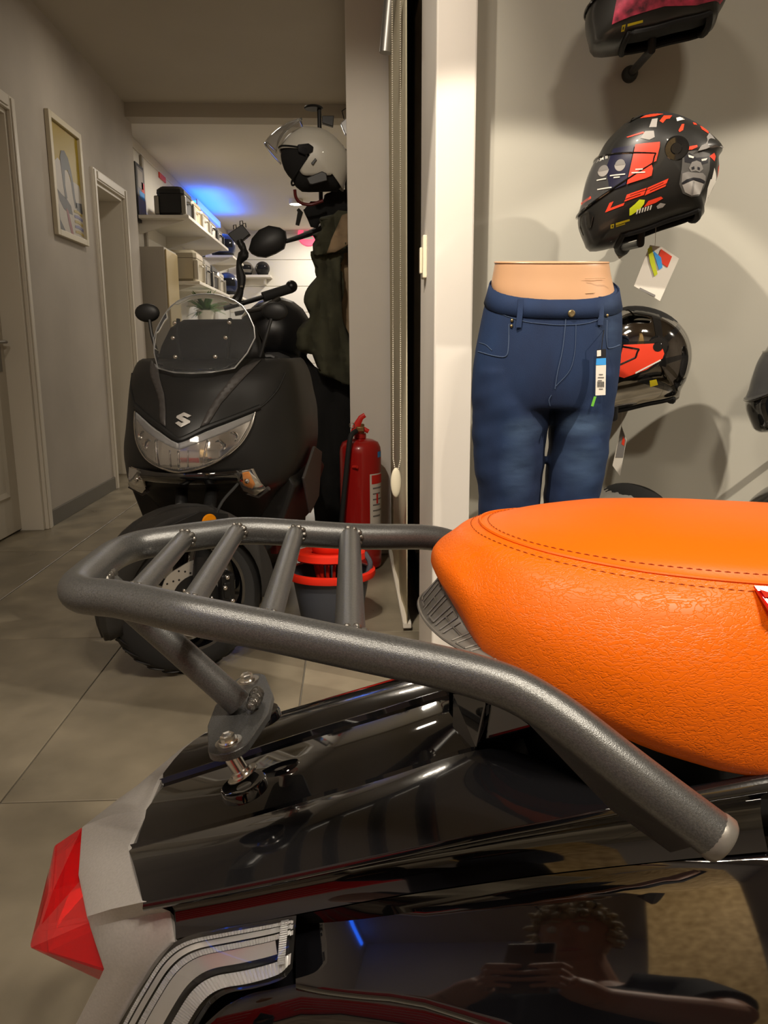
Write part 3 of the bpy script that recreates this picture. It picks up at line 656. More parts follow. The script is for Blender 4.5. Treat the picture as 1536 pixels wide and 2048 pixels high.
LVL = {
 1.055: [(0,.43),(.10,.43),(.18,.43),(.25,.45),(.30,.50),(.31,.62),(.28,.85)],
 1.04: [(0,.37),(.10,.375),(.18,.39),(.26,.425),(.315,.485),(.325,.62),(.29,.88)],
 0.99: [(0,.285),(.10,.295),(.18,.325),(.265,.375),(.325,.46),(.34,.62),(.31,.90)],
 0.92: [(0,.225),(.09,.24),(.18,.29),(.27,.35),(.335,.45),(.352,.63),(.32,.92)],
 0.85: [(0,.165),(.09,.185),(.18,.245),(.265,.315),(.34,.44),(.36,.64),(.33,.94)],
 0.79: [(0,.125),(.09,.15),(.17,.205),(.26,.29),(.345,.43),(.365,.64),(.33,.95)],
 0.72: [(0,.105),(.09,.125),(.17,.18),(.26,.265),(.345,.41),(.365,.64),(.33,.95)],
 0.66: [(0,.12),(.09,.14),(.17,.19),(.255,.25),(.33,.39),(.35,.63),(.32,.95)],
 0.60: [(0,.20),(.08,.215),(.16,.235),(.245,.255),(.305,.37),(.33,.62),(.30,.95)],
 0.55: [(0,.33),(.08,.33),(.15,.31),(.215,.31),(.26,.40),(.30,.62),(.28,.95)],
 0.42: [(0,.44),(.08,.44),(.14,.43),(.18,.43),(.22,.49),(.25,.66),(.25,1.0)],
 0.28: [(0,.50),(.08,.50),(.14,.50),(.17,.51),(.19,.56),(.22,.72),(.23,1.05)],
 0.20: [(0,.56),(.06,.56),(.10,.57),(.13,.58),(.16,.62),(.20,.76),(.21,1.05)]}
rings = []
for z in sorted(LVL, reverse=True):
    rings.append(resample(crom([Vector((l*(1-.07*min(1, max(0, (b-.38)/.2))), b, z)) for l, b in LVL[z]], 5), 31))
rr = colcrom(rings, 3)
g = G(); g.grid([bothl(r) for r in rr]); shell = mesh_obj('front_fairing', g, 'matt_black', MS, smooth=50, local=True)
bv = BVHTree.FromPolygons([Vector(v) for v in g.v], [tuple(f) for f in g.f])
def onshell(l, z, off=0.0):
    h = bv.ray_cast(Vector((l, -1, z)), Vector((0, 1, 0)))
    if h[0] is None: h = bv.find_nearest(Vector((l, .3, z)))
    n = h[1].copy()
    if n.y > 0: n = -n
    return h[0]+n*off
def shellpatch(name, pts, m, par, off, mx=.02, thick=.004, smooth=50):
    d = dense(poly(pts), mx); h = mapg(d, lambda v: onshell(v.x, v.y, off))
    return mesh_obj(name, h, m, par, smooth=smooth, local=True, solid=thick)
def sym(pts): return [(-x, z) for x, z in reversed(pts)]
# headlamp
hl_top = [(0, .768), (.03, .778), (.08, .803), (.15, .832), (.222, .862)]
hl_low = [(.212, .815), (.185, .758), (.13, .712), (.065, .686), (0, .677)]
hl = hl_top+hl_low+[(-x, z) for x, z in reversed(hl_low[:-1])]+[(-x, z) for x, z in reversed(hl_top[1:])]
lampB = shellpatch('headlamp', hl, 'chrome', MS, .001, .012)
def sub_t(pts, t): return [(x*t, .765+(z-.765)*t) for x, z in pts]
drl = [(0, .768), (.03, .778), (.08, .803), (.15, .832), (.222, .862), (.214, .838), (.15, .805), (.085, .778), (.03, .757), (0, .748)]
for s in (1, -1): shellpatch('daytime_strip', [(x*s, z) for x, z in drl], 'lamp_grey', lampB, .006, .012)
for s in (1, -1):
    shellpatch('divider', [(s*.088, .778), (s*.095, .775), (s*.082, .692), (s*.075, .692)], 'chrome', lampB, .008, .012)
    # reflector cups
    for (cx, cz, r) in ((.128, .757, .022), (.165, .785, .018)):
        c = onshell(s*cx, cz, .006); M = Matrix.Translation(c) @ Matrix.Rotation(PI/2, 4, 'X')
        g = G(); g.lathe([(r, 0.0), (r*.9, .002), (r*.6, -.006), (r*.25, -.008), (0, -.003)], 20, M); mesh_obj('reflector_cup', g, 'chrome', lampB, local=True)
for k in (-1, 0, 1):
    shellpatch('reflector_rib', [(k*.032-.002, .745-abs(k)*.0), (k*.032+.002, .745), (k*.03+.002, .690), (k*.03-.002, .690)], 'chrome', lampB, .006, .02)
h = mapg(dense(poly(hl), .012), lambda v: onshell(v.x, v.y, .013)); mesh_obj('lens', h, 'lamp_clear', lampB, smooth=60, local=True)
rim = [(x, z) for x, z in [(.222, .862)]+hl_low]+[(-x, z) for x, z in reversed([(.222, .862)]+hl_low[:-1])]
g = G(); g.tube(crom([onshell(x, z, .011) for x, z in rim], 4), .0035, 8); mesh_obj('lens_rim', g, 'chrome', lampB, local=True)
# black brow above the lamp and chin below it
brow = [(x, z) for x, z in [(-.235, .882), (-.15, .846), (-.08, .818), (-.03, .792), (0, .782), (.03, .792), (.08, .818), (.15, .846), (.235, .882)]]
g = G(); g.tube(crom([onshell(x, z, .004) for x, z in brow], 4), .010, 8); mesh_obj('lamp_brow', g, 'matt_black2', MS, local=True)
g = G(); g.grid([[onshell(l, z, o) for l in [x/10*.19 for x in range(-10, 11)]] for z, o in ((.672, .010), (.655, .016), (.635, .014), (.62, .004))]); mesh_obj('chin_lip', g, 'gloss_black', MS, local=True, solid=.004)
# grey stripes
for s in (1, -1):
    shellpatch('stripe', [(s*x, z) for x, z in ((.215, 1.048), (.195, 1.012), (.145, .945), (.115, .90), (.088, .833), (.062, .822), (.075, .87), (.10, .93), (.135, .985), (.16, 1.022))], 'stripe_grey', MS, .003, .02, .003)
# crease line on each flank
for s in (1, -1):
    g = G(); g.tube(crom([onshell(s*x, z, .0015) for x, z in ((.225, .872), (.255, .90), (.285, .945), (.30, 1.0))], 5), .0035, 6); mesh_obj('flank_crease', g, 'matt_black2', MS, local=True)
# S emblem made of two bent strokes
em = thing  # placeholder name
Sx = [(.5, .62), (.30, .80), (-.12, .80), (-.5, .45), (.12, .02), (-.05, -.10), (-.24, .06), (-.5, -.10)]
Sp = [(-.02, .95), (.50, .62), (.27, .43), (.02, .60), (-.10, .52), (.50, .10), (.50, -.08), (-.02, -.95+.45), (-.5, -.12), (-.27, .07), (-.02, -.10), (.10, -.02), (-.50, .40), (-.50, .58)]
h = mapg(dense(poly([(x*.052+.0, .838+y*.033) for x, y in Sp]), .008), lambda v: onshell(v.x, v.y, .004)); mesh_obj('emblem', h, 'emblem_silver', MS, smooth=0, local=True, solid=.003)
# indicators
for s in (1, -1):
    pts = [(.165, .665), (.225, .672), (.252, .60), (.215, .578), (.185, .60)]
    o = shellpatch('front_indicator', [(s*x, z) for x, z in pts], 'chrome', MS, .006, .012)
    shellpatch('amber_bulb', [(s*x, z) for x, z in ((.178, .655), (.212, .662), (.226, .615), (.212, .592), (.192, .608))], 'amber', o, .010, .012)
    c = onshell(s*.203, .632, .012); g = G(); g.sphere(c, .010, 12, 8); mesh_obj('bulb', g, 'chrome', o, local=True)
    h = mapg(dense(poly([(s*x, z) for x, z in pts]), .012), lambda v: onshell(v.x, v.y, .016)); mesh_obj('lens', h, 'lamp_clear', o, smooth=60, local=True)
    g = G(); g.tube([onshell(s*.19, .585, .010), onshell(s*.22, .568, .012), onshell(s*.262, .60, .012)], .009, 8); mesh_obj('indicator_lip', g, 'stripe_grey', MS, local=True)
# dash hood and inner cowl
g = G(); g.loft([[Vector((l, b+l*l*1.2, z)) for l in [x/8*w_ for x in range(-8, 9)]] for (b, z, w_) in ((.42, 1.03, .22), (.44, 1.10, .20), (.48, 1.17, .17), (.53, 1.20, .13), (.62, 1.18, .13), (.68, 1.10, .15))], cap=False, closed=False); mesh_obj('dash_hood', g, 'matt_black2', MS, local=True, solid=.006)
# windscreen
wo = [(0, 1.005), (.07, 1.008), (.145, 1.022), (.178, 1.075), (.196, 1.13), (.188, 1.17), (.165, 1.215), (.14, 1.248), (.11, 1.268), (.055, 1.288), (0, 1.293)]
wpoly = wo+[(-x, z) for x, z in reversed(wo[1:-1])]
def wsf(v): return Vector((v.x, .262+(v.y-1.0)*.62+1.7*v.x*v.x, v.y))
h = mapg(dense(poly(wpoly), .03), wsf); ws = mesh_obj('windscreen', h, 'screen_clear', MS, smooth=80, local=True, solid=.003)
g = G(); g.tube([wsf(Vector((x, z, 0))) for x, z in wpoly], .0028, 6, wrap=True); mesh_obj('edge', g, 'lamp_grey', ws, local=True)
for (x, z) in ((.10, 1.13), (-.10, 1.13), (.075, 1.062), (-.075, 1.062), (-.105, 1.185), (.105, 1.185)):
    g = G(); c = wsf(Vector((x, z, 0))); g.sphere(c+Vector((0, -.003, 0)), .0085, 14, 8, (1, .6, 1)); mesh_obj('screen_bolt', g, 'chrome', ws, local=True)
for s in (1, -1):
    g = G(); g.tube([(s*.09, .40, 1.05), (s*.10, .40, 1.14), (s*.10, .42, 1.2)], .008, 8); mesh_obj('screen_bracket', g, 'matt_black2', ws, local=True)
# mirrors
for s in (1, -1):
    g = G(); g.tube(crom([(s*.20, .45, 1.06), (s*.225, .46, 1.14), (s*.24, .48, 1.20)], 4), .007, 8); mo = mesh_obj('mirror', g, 'matt_black2', MS, local=True)
    g = G(); g.sphere((s*.252, .49, 1.228), .044, 18, 10, (1.15, .45, .80), None); mesh_obj('mirror_head', g, 'matt_black2', mo, local=True)
# steering parts: wheel turned towards the wall
DL = math.radians(46)
WM = Matrix.Translation((.055, -.02, .272)) @ Matrix.Rotation(-DL, 4, 'Z')   # wheel frame: x = axle (left), -y = forward
WX = WM @ Matrix.Rotation(PI/2, 4, 'Y')
R = .272
g = G(); g.lathe([(R-.088, -.050), (R-.06, -.060), (R-.025, -.054), (R-.008, -.035), (R, 0), (R-.008, .035), (R-.025, .054), (R-.06, .060), (R-.088, .050)], 72, WX); ty = mesh_obj('tyre', g, 'rubber', MS, smooth=50, local=True)
g = G()
for k in range(30):
    for sd in (1, -1):
        a = 2*PI*(k+(.5 if sd < 0 else 0))/30; pts = []
        for t in range(6):
            f = t/5; aa = a+.16*f*f; x = sd*(.008+.040*f); rrr = R-.006-.010*(f**2)*1.5+.0068
            pts.append(WX @ Vector((rrr*math.cos(aa), rrr*math.sin(aa), x)))
        g.tube(pts, [.001, .003, .0034, .0034, .003, .001], 5)
tr = mesh_obj('tread_groove', g, 'satin_black', ty, local=True); tr['kind'] = 'stuff'
g = G(); g.lathe([(R-.082, -.052), (R-.092, -.050), (R-.102, -.03), (R-.105, 0), (R-.102, .03), (R-.092, .050), (R-.082, .052)], 60, WX); rm = mesh_obj('rim', g, 'gloss_black', MS, smooth=40, local=True)
for k in range(5):
    a = 2*PI*k/5+.35
    def P(r, da, x): return WX @ Vector((r*math.cos(a+da), r*math.sin(a+da), x))
    g = G(); g.loft([[P(.035, -.45, -.02), P(.035, .45, -.02), P(.035, .45, .02), P(.035, -.45, .02)], [P(.10, -.13, -.016), P(.10, .13, -.016), P(.10, .13, .016), P(.10, -.13, .016)], [P(R-.10, -.10, -.018), P(R-.10, .10, -.018), P(R-.10, .10, .018), P(R-.10, -.10, .018)]]); mesh_obj('spoke', g, 'gloss_black', rm, smooth=30, local=True, bevel=.003)
g = G(); g.lathe([(0, -.06), (.03, -.06), (.042, -.03), (.042, .03), (.03, .06), (0, .06)], 24, WX); mesh_obj('hub', g, 'satin_black', rm, local=True)
# brake disc, perforated ring with carrier
g = G(); bm = []
DX = .066
for k in range(48):
    a = 2*PI*k/48; bm.append([WX @ Vector((r*math.cos(a), r*math.sin(a), DX+z)) for r, z in ((.082, -.002), (.130+.003*math.cos(8*a), -.002), (.130+.003*math.cos(8*a), .002), (.082, .002))])
g.loft(bm, wrap=True); disc = mesh_obj('brake_disc', g, 'disc_steel', MS, smooth=30, local=True)
g = G()
for k in range(40):
    a = 2*PI*k/40; rh = (.093, .105, .118)[k % 3]; c = WX @ Vector((rh*math.cos(a), rh*math.sin(a), DX+.0022)); M = Matrix.Translation(c) @ WX.to_3x3().to_4x4(); g.lathe([(0, .0004), (.0036, .0004), (.0036, 0)], 8, M)
ho = mesh_obj('vent_hole', g, 'black_plastic', disc, local=True); ho['kind'] = 'stuff'
g = G(); g.lathe([(.03, .004), (.05, .006), (.084, .003), (.084, -.003), (.03, -.004)], 30, WX @ Matrix.Translation((0, 0, DX))); mesh_obj('disc_carrier', g, 'satin_black', disc, local=True)
for k in range(5):
    a = 2*PI*k/5+.2; c = WX @ Vector((.055*math.cos(a), .055*math.sin(a), DX+.006)); g = G(); g.sphere(c, .0075, 10, 6); mesh_obj('disc_bolt', g, 'zinc', disc, local=True)
# caliper on the rear of the disc, as seen right of the hub
Cal = WM @ Vector((DX, .105, .03))
g = G(); g.cbox((DX+.004, .105, .02), (.06, .05, .11), WM); g.cbox((DX+.03, .10, .02), (.02, .03, .06), WM); cal = mesh_obj('brake_caliper', g, 'satin_black', MS, smooth=0, local=True, bevel=.008)
for (y, z) in ((.10, .065), (.115, -.02), (.085, -.03), (.09, .03)):
    g = G(); g.sphere(WM @ Vector((DX+.038, y, z)), .009, 12, 8); mesh_obj('caliper_bolt', g, 'zinc', cal, local=True)
g = G(); g.tube(crom([WM @ Vector(p) for p in ((DX+.02, .10, .08), (DX+.03, .06, .20), (DX, .10, .30), (DX-.06, .20, .36))], 5), .005, 8); mesh_obj('brake_hose', g, 'rubber', cal, local=True)
for s in (1, -1):
    g = G(); g.tube([WM @ Vector((s*.085, 0, 0)), WM @ Vector((s*.085, .02, .13)), Vector((s*.06, .26, .60))], [.024, .026, .022], 14); mesh_obj('fork_leg', g, 'satin_black', MS, local=True)
# front mudguard with raised ridges
rows = []
for j in range(25):
    an = math.radians(-18+j*8.6)    # 0 = forward, 90 = up
    ring = []
    for i in range(13):
        x = -.085+.17*i/12; u = abs(x)/.085
        rd = R+.030-(.030 if u > .95 else .012*u*u)+(.006 if .25 < u < .55 else 0)
        dz = -.035 if u > .99 else 0
        ring.append(WM @ Vector((x*(1-.45*max(0, (28-math.degrees(an))/46)), -(rd+dz)*math.cos(an), (rd+dz)*math.sin(an))))
    rows.append(ring)
g = G(); g.grid(rows); fd = mesh_obj('front_mudguard', g, 'mudguard_plastic', MS, smooth=35, local=True, solid=.004)
for s in (1, -1):
    g = G(); g.prism([WM @ Vector((s*.088, y, z)) for y, z in ((-.10, .262), (.02, .30), (.12, .28), (.13, .17), (.05, .17), (-.02, .22))], WM.to_3x3() @ Vector((s*.004, 0, 0))); mesh_obj('mudguard_stay', g, 'matt_black2', fd, smooth=0, local=True, bevel=.002)
    g = G(); c = WM @ Vector((s*.094, .05, .262)); M = Matrix.Translation(c) @ WM.to_3x3().to_4x4() @ Matrix.Rotation(s*PI/2, 4, 'Y'); g.lathe([(0, .006), (.022, .005), (.026, 0)], 24, M); mesh_obj('side_reflector', g, 'amber_flat', fd, local=True)
# lower fairing, side flank with red tinted panel, seat, tail, rear wheel
for s in (1, -1):
    g = G(); g.loft([[Vector((s*x, b, z)) for x, z in ((.24, .60), (.30, .64), (.335, .58), (.26, .36), (.20, .30), (.16, .36))] for b in (.40, .6, .8, .95)]); mesh_obj('lower_fairing', g, 'matt_black', MS, smooth=30, local=True, bevel=.01)
    g = G(); g.prism([Vector((s*.345, b, z)) for b, z in ((.46, .60), (.66, .70), (.80, .66), (.72, .48), (.56, .44))], (s*.012, 0, 0)); mesh_obj('flank_panel', g, 'stripe_grey', MS, smooth=0, local=True, bevel=.004)
    g = G(); g.prism([Vector((s*.20, b, z)) for b, z in ((.42, .55), (.52, .56), (.60, .30), (.50, .28))], (s*.03, 0, 0)); mesh_obj('radiator_side', g, 'dark_red', MS, smooth=0, local=True, bevel=.004)
g = G(); g.loft([[Vector((w_*math.cos(a), b, z0+h_*math.sin(a))) for a in [k/20*2*PI for k in range(20)]] for b, w_, z0, h_ in ((.80, .29, .62, .25), (.95, .18, .50, .22), (1.08, .2, .58, .18), (1.25, .19, .64, .16), (1.40, .12, .70, .10), (1.46, .04, .72, .04))]); mesh_obj('rear_body', g, 'matt_black', MS, smooth=50, local=True)
g = G(); g.loft([[Vector((w_*math.cos(a), b, z0+h_*math.sin(a))) for a in [k/20*2*PI for k in range(20)]] for b, w_, z0, h_ in ((.88, .03, .72, .02), (.93, .14, .74, .04), (1.05, .16, .75, .05), (1.2, .17, .78, .06), (1.32, .15, .82, .06), (1.40, .06, .82, .03))]); mesh_obj('seat', g, 'rubber', MS, smooth=50, local=True)
M2 = Matrix.Translation((0, 1.20, .262)) @ Matrix.Rotation(PI/2, 4, 'Y')
g = G(); g.lathe([(.17, -.06), (.2, -.075), (.25, -.05), (.262, 0), (.25, .05), (.2, .075), (.17, .06)], 48, M2); mesh_obj('rear_tyre', g, 'rubber', MS, local=True)
g = G(); g.lathe([(0, -.05), (.17, -.05), (.175, 0), (.17, .05), (0, .05)], 36, M2); mesh_obj('rear_rim', g, 'satin_black', MS, local=True)
g = G(); g.tube([(-.30, .62, 1.02), (-.2, .60, 1.06), (0, .58, 1.05), (.2, .60, 1.06), (.30, .62, 1.02)], .011, 8); mesh_obj('handlebar', g, 'satin_black', MS, local=True)
g = G(); g.tube([(-.16, .95, .3), (-.2, .98, .1), (-.22, 1.0, .01)], .012, 8); mesh_obj('side_stand', g, 'satin_black', MS, local=True)
# ================================================================ black motorcycle behind it
mat('bike_black', (0.008, 0.008, 0.009), 0.35)
MB = thing('black_motorcycle', 'black motorcycle with tall mirrors parked behind the maxi scooter', 'motorcycle', (-.45, 5.0, 0))
YB = 4.52
hb = [onY(448, 617, YB-.06), onY(500, 602, YB-.02), onY(540, 590, YB+.02), onY(583, 576, YB+.05)]
g = G(); g.tube(hb, .014, 10); mesh_obj('handlebar', g, 'bike_black', MB)
g = G(); g.tube([hb[2].lerp(hb[1], .35), hb[3]], .028, 14); mesh_obj('grip', g, 'rubber', MB)
g = G(); q = onY(583, 573, YB+.05); g.sphere(q, .034, 12, 8); mesh_obj('bar_end', g, 'bike_black', MB)
g = G(); g.tube([onY(470, 628, YB-.08), onY(520, 618, YB-.08), onY(560, 596, YB-.05)], .012, 8); mesh_obj('brake_lever', g, 'metal_dark', MB)
# large mirror with arm
mp = [(497,500),(503,478),(518,460),(538,451),(560,455),(572,463),(574,480),(569,498),(552,508),(532,516),(515,514),(503,508)]
ctr = onY(536, 483, YB+.1)
g = G(); ring = [onY(x, y, YB+.1) for x, y in mp]
g.loft([[p.lerp(ctr, .25)+Vector((0, -.035, 0)) for p in ring], [p.lerp(ctr, .04)+Vector((0, -.022, 0)) for p in ring], ring, [p.lerp(ctr, .05)+Vector((0, .015, 0)) for p in ring]]); mo = mesh_obj('mirror', g, 'black_plastic', MB, smooth=40)
g = G(); g.tube([onY(571, 483, YB+.1), onY(600, 474, YB+.12), onY(632, 462, YB+.14), onY(648, 452, YB+.14)], [.012, .015, .020, .020], 10); mesh_obj('mirror_arm', g, 'black_plastic', mo)
g = G(); g.tube(crom([onY(640, 457, YB+.14), onY(664, 470, YB+.16), onY(668, 540, YB+.2), onY(640, 640, YB+.25), onY(600, 680, YB+.25)], 5), .009, 8); mesh_obj('mirror_stem', g, 'bike_black', mo)
# edge-on mirror, phone clamp on the other bar end
g = G(); g.prism([onY(x, y, YB) for x, y in ((455, 468), (484, 448), (500, 468), (474, 490))], (0, .05, 0)); ph = mesh_obj('phone_holder', g, 'black_plastic', MB, smooth=0, bevel=.004)
for (x, y) in ((470, 455), (483, 447), (489, 452)):
    g = G(); c = onY(x, y, YB+.01); g.tube([c+Vector((-.008, 0, -.01)), c+Vector((-.008, 0, .012)), c+Vector((.006, 0, .014)), c+Vector((.008, 0, -.008))], .003, 6); mesh_obj('clamp_claw', g, 'black_plastic', ph)
g = G(); g.tube(crom([onY(478, 480, YB), onY(488, 505, YB), onY(478, 528, YB), onY(483, 560, YB), onY(478, 590, YB-.03), onY(465, 612, YB-.05)], 5), [.016, .018, .022, .020, .018, .026, .030, .028, .022, .018, .015, .017, .020, .024, .026, .024, .022, .02, .018, .02, .022, .024, .026, .024, .02, .018], 10); mesh_obj('holder_stem', g, 'black_plastic', ph)
g = G(); g.sphere(onY(483, 573, YB-.04), .008, 10, 6); mesh_obj('switch_bolt', g, 'chrome', MB)
# body masses
def pxloft(name, secs, m):
    g = G(); g.loft([[Vector((c[0]+w_*math.cos(a), c[1], c[2]+h_*math.sin(a))) for a in [k/18*2*PI for k in range(18)]] for c, w_, h_ in secs]); return mesh_obj(name, g, m, MB, smooth=50)
pxloft('tank', [((-.44, 4.52, 1.18), .06, .06), ((-.43, 4.58, 1.20), .17, .15), ((-.42, 4.70, 1.20), .20, .19), ((-.42, 4.88, 1.15), .19, .18), ((-.43, 5.18, 1.05), .14, .10)], 'bike_black')
pxloft('fairing', [((-.44, 4.42, .86), .05, .05), ((-.43, 4.50, .86), .19, .22), ((-.43, 4.70, .82), .22, .30), ((-.43, 4.98, .75), .20, .26), ((-.43, 5.28, .72), .15, .15)], 'bike_black')
pxloft('seat', [((-.43, 5.13, .98), .08, .03), ((-.43, 5.28, .96), .15, .06), ((-.43, 5.58, .98), .16, .06), ((-.43, 5.83, 1.0), .10, .04)], 'rubber')
pxloft('tail', [((-.43, 5.28, .80), .12, .1), ((-.43, 5.63, .84), .13, .09), ((-.43, 5.98, .92), .06, .04)], 'bike_black')
for y in (4.70, 5.9):
    M3 = Matrix.Translation((-.43, y, .30)) @ Matrix.Rotation(PI/2, 4, 'Y'); g = G(); g.lathe([(.22, -.05), (.25, -.06), (.29, -.04), (.30, 0), (.29, .04), (.25, .06), (.22, .05)], 40, M3); mesh_obj('tyre', g, 'rubber', MB)
    g = G(); g.lathe([(0, -.04), (.05, -.04), (.22, -.045), (.22, .045), (.05, .04), (0, .04)], 30, M3); mesh_obj('rim', g, 'satin_black', MB)
for s in (-1, 1): g = G(); g.tube([(-.43+s*.09, 4.80, .95), (-.43+s*.09, 4.70, .30)], .024, 10); mesh_obj('fork_leg', g, 'bike_black', MB)
# ================================================================ helmets on the display wall
mat('helm_black', (0.013, 0.013, 0.012), 0.38, coat=0.15)
mat('helm_gloss', (0.008, 0.008, 0.008), 0.08, coat=0.6)
mat('helm_mirror', (0.30, 0.29, 0.275), 0.05, metal=1.0)
mat('helm_silver', (0.42, 0.40, 0.37), 0.35, metal=0.4)
mat('helm_pink', (0.55, 0.05, 0.10), 0.45, var=0.9, vscale=38, vdet=8, col2=(0.02, 0.015, 0.02))
mat('lining', (0.008, 0.008, 0.008), 0.9)
mat('visor_clear', (0.72, 0.72, 0.72), 0.02, trans=0.92, ior=1.1)
mat('visor_dark', (0.03, 0.03, 0.032), 0.05, trans=0.5, ior=1.2)
mat('ink_red', (0.80, 0.055, 0.02), 0.45); mat('ink_white', (0.75, 0.72, 0.66), 0.5); mat('ink_grey', (0.22, 0.21, 0.20), 0.5); mat('ink_lgrey', (0.36, 0.34, 0.32), 0.5)
mat('ink_lime', (0.62, 0.70, 0.02), 0.5); mat('ink_yellow', (0.50, 0.40, 0.01), 0.5); mat('ink_dark', (0.02, 0.02, 0.025), 0.4); mat('ink_blue', (0.05, 0.35, 0.85), 0.5); mat('ink_navy', (0.015, 0.015, 0.04), 0.3); mat('ink_green', (0.15, 0.5, 0.05), 0.5)
mat('ink_ape', (0.085, 0.082, 0.078), 0.5)
mat('paper', (0.80, 0.76, 0.68), 0.7)
OUT1 = [(750,65),(900,80),(1060,130),(1200,200),(1330,290),(1475,432),(1442,520),(1455,640),(1432,770),(1380,900),(1335,1000),(1332,1090),(1200,1150),(950,1222),(700,1310),(440,1372),(200,1405),(125,1300),(62,1150),(55,1030),(90,930),(110,780),(150,620),(220,470),(300,320),(395,220),(480,150),(600,90)]
OUT2 = [(750,70),(900,85),(1060,130),(1200,205),(1310,310),(1385,440),(1420,580),(1420,720),(1395,860),(1350,990),(1340,1080),(1210,1150),(960,1222),(700,1310),(440,1372),(200,1405),(125,1300),(62,1150),(55,1030),(90,930),(110,780),(150,620),(220,470),(300,320),(395,220),(480,150),(600,90)]
HC = (880, 560); HS = .000248
def helmet(name, label, out, loc, rz=0, ry=0, shell='helm_black', visor='visor_clear', scale=1.0, W=.128, group=None):
    o = thing(name, label, 'helmet', loc, 0, group); o.rotation_euler = (0, ry, rz)
    s = HS*scale; pl_ = [((x-HC[0])*s, (HC[1]-y)*s) for x, y in out]
    pl2 = [(p.x, p.y) for p in crom([Vector((a, b, 0)) for a, b in pl_], 4, True)]
    def Rf(th):
        dx, dy = math.cos(th), math.sin(th); best = 0
        for i in range(len(pl2)):
            (x1, y1), (x2, y2) = pl2[i], pl2[(i+1) % len(pl2)]; ex, ey = x2-x1, y2-y1
            den = dx*ey-dy*ex
            if abs(den) < 1e-12: continue
            t = (x1*ey-y1*ex)/den; u = (x1*dy-y1*dx)/den
            if -1e-6 <= u <= 1+1e-6 and t > best: best = t
        return best
    NT, NS = 120, 36; nn = 2.5; Rt = [Rf(2*PI*i/NT) for i in range(NT)]
    We = W*scale
    def pt(i, t, k=1.0):
        th = 2*PI*(i % NT)/NT; c = abs(math.cos(t))**(2/nn); sn = abs(math.sin(t))**(2/nn)*(1 if t > 0 else -1)
        i0 = int(math.floor(i)) % NT; r = Rt[i0]*k*c
        return Vector((r*math.cos(th), We*k*sn, r*math.sin(th)))
    ts = [-PI/2+PI*j/NS for j in range(NS+1)]
    def deg(i): return 360*i/NT
    g = G(); V = {}
    def vid(i, j):
        i %= NT; key = (0, j) if j in (0, NS) else (i, j)
        if key not in V: V[key] = len(g.v); g.v.append(tuple(pt(key[0], ts[j])))
        return V[key]
    for i in range(NT):
        for j in range(NS):
            d = deg(i+.5); tc = abs(math.degrees((ts[j]+ts[j+1])/2))
            if 177 < d < 207 and tc < 68: continue
            if 243 < d < 306 and tc < 28: continue
            f = [vid(i, j), vid(i+1, j), vid(i+1, j+1), vid(i, j+1)]
            f2 = []
            for q in f:
                if q not in f2: f2.append(q)
            g.f.append(tuple(f2))
    sh = mesh_obj('shell', g, shell, o, smooth=55, local=True, solid=.005, soff=-1)
    g = G(); g.loft([[pt(i, t, .93)+Vector((0, 0, .012*scale)) for i in range(0, NT, 3)] for t in [-PI/2*.98+PI*.98*j/16 for j in range(17)]], cap=True); mesh_obj('lining', g, 'lining', o, smooth=60, local=True)
    # eye-port edge, neck roll
    i0, i1 = int(174/360*NT), int(211/360*NT)
    rows = [[pt(i, math.radians(a), 1.018) for a in range(-84, 85, 4)] for i in range(i0, i1+1)]
    g = G(); g.grid(rows); vz = mesh_obj('visor', g, visor, o, smooth=60, local=True)
    rim_ = [pt(i0, math.radians(a), 1.021) for a in range(-84, 85, 4)]+[pt(i, math.radians(84), 1.021) for i in range(i0, i1+1)]+[pt(i1, math.radians(a), 1.021) for a in range(84, -85, -4)]+[pt(i, math.radians(-84), 1.021) for i in range(i1, i0-1, -1)]
    g = G(); g.tube(rim_, .0028, 6, wrap=True); mesh_obj('visor_rim', g, 'helm_gloss', vz, local=True)
    n0, n1 = int(243/360*NT), int(306/360*NT)
    nr = [pt(n0, math.radians(a), .985) for a in range(-28, 29, 7)]+[pt(i, math.radians(28), .985) for i in range(n0, n1+1, 2)]+[pt(n1, math.radians(a), .985) for a in range(28, -29, -7)]+[pt(i, math.radians(-28), .985) for i in range(n1, n0-1, -2)]
    g = G(); g.tube(nr, .008*scale, 8, wrap=True); mesh_obj('neck_roll', g, 'lining', o, local=True)
    # pivot cover on both sides
    for sd in (-1, 1):
        M = Matrix.Translation((.02*scale, sd*(We-.003), .012*scale)) @ Matrix.Rotation(-sd*PI/2, 4, 'X')
        g = G(); g.lathe([(0, .007), (.012, .007), (.014, .0045), (.026, .004), (.031, 0), (.032, -.006)], 28, M); mesh_obj('pivot_cover', g, 'helm_gloss', o, local=True)
    def side(px, py, off=.0012):
        x, z = (px-HC[0])*s, (HC[1]-py)*s; r = math.hypot(x, z); th = math.atan2(z, x)
        Rr = np.interp((math.degrees(th) % 360)/360*NT, list(range(NT+1)), Rt+[Rt[0]])
        q = min(.995, r/Rr); return Vector((x, -(We)*(1-q**nn)**(1/nn)-off, z))
    def decal(pts, m, nm='decal', par=sh, off=.0012):
        d = dense(poly(pts) if isinstance(pts, list) else pts, 30); h = mapg(d, lambda v: side(v.x, v.y, off)); return mesh_obj(nm, h, m, par, smooth=60, local=True)
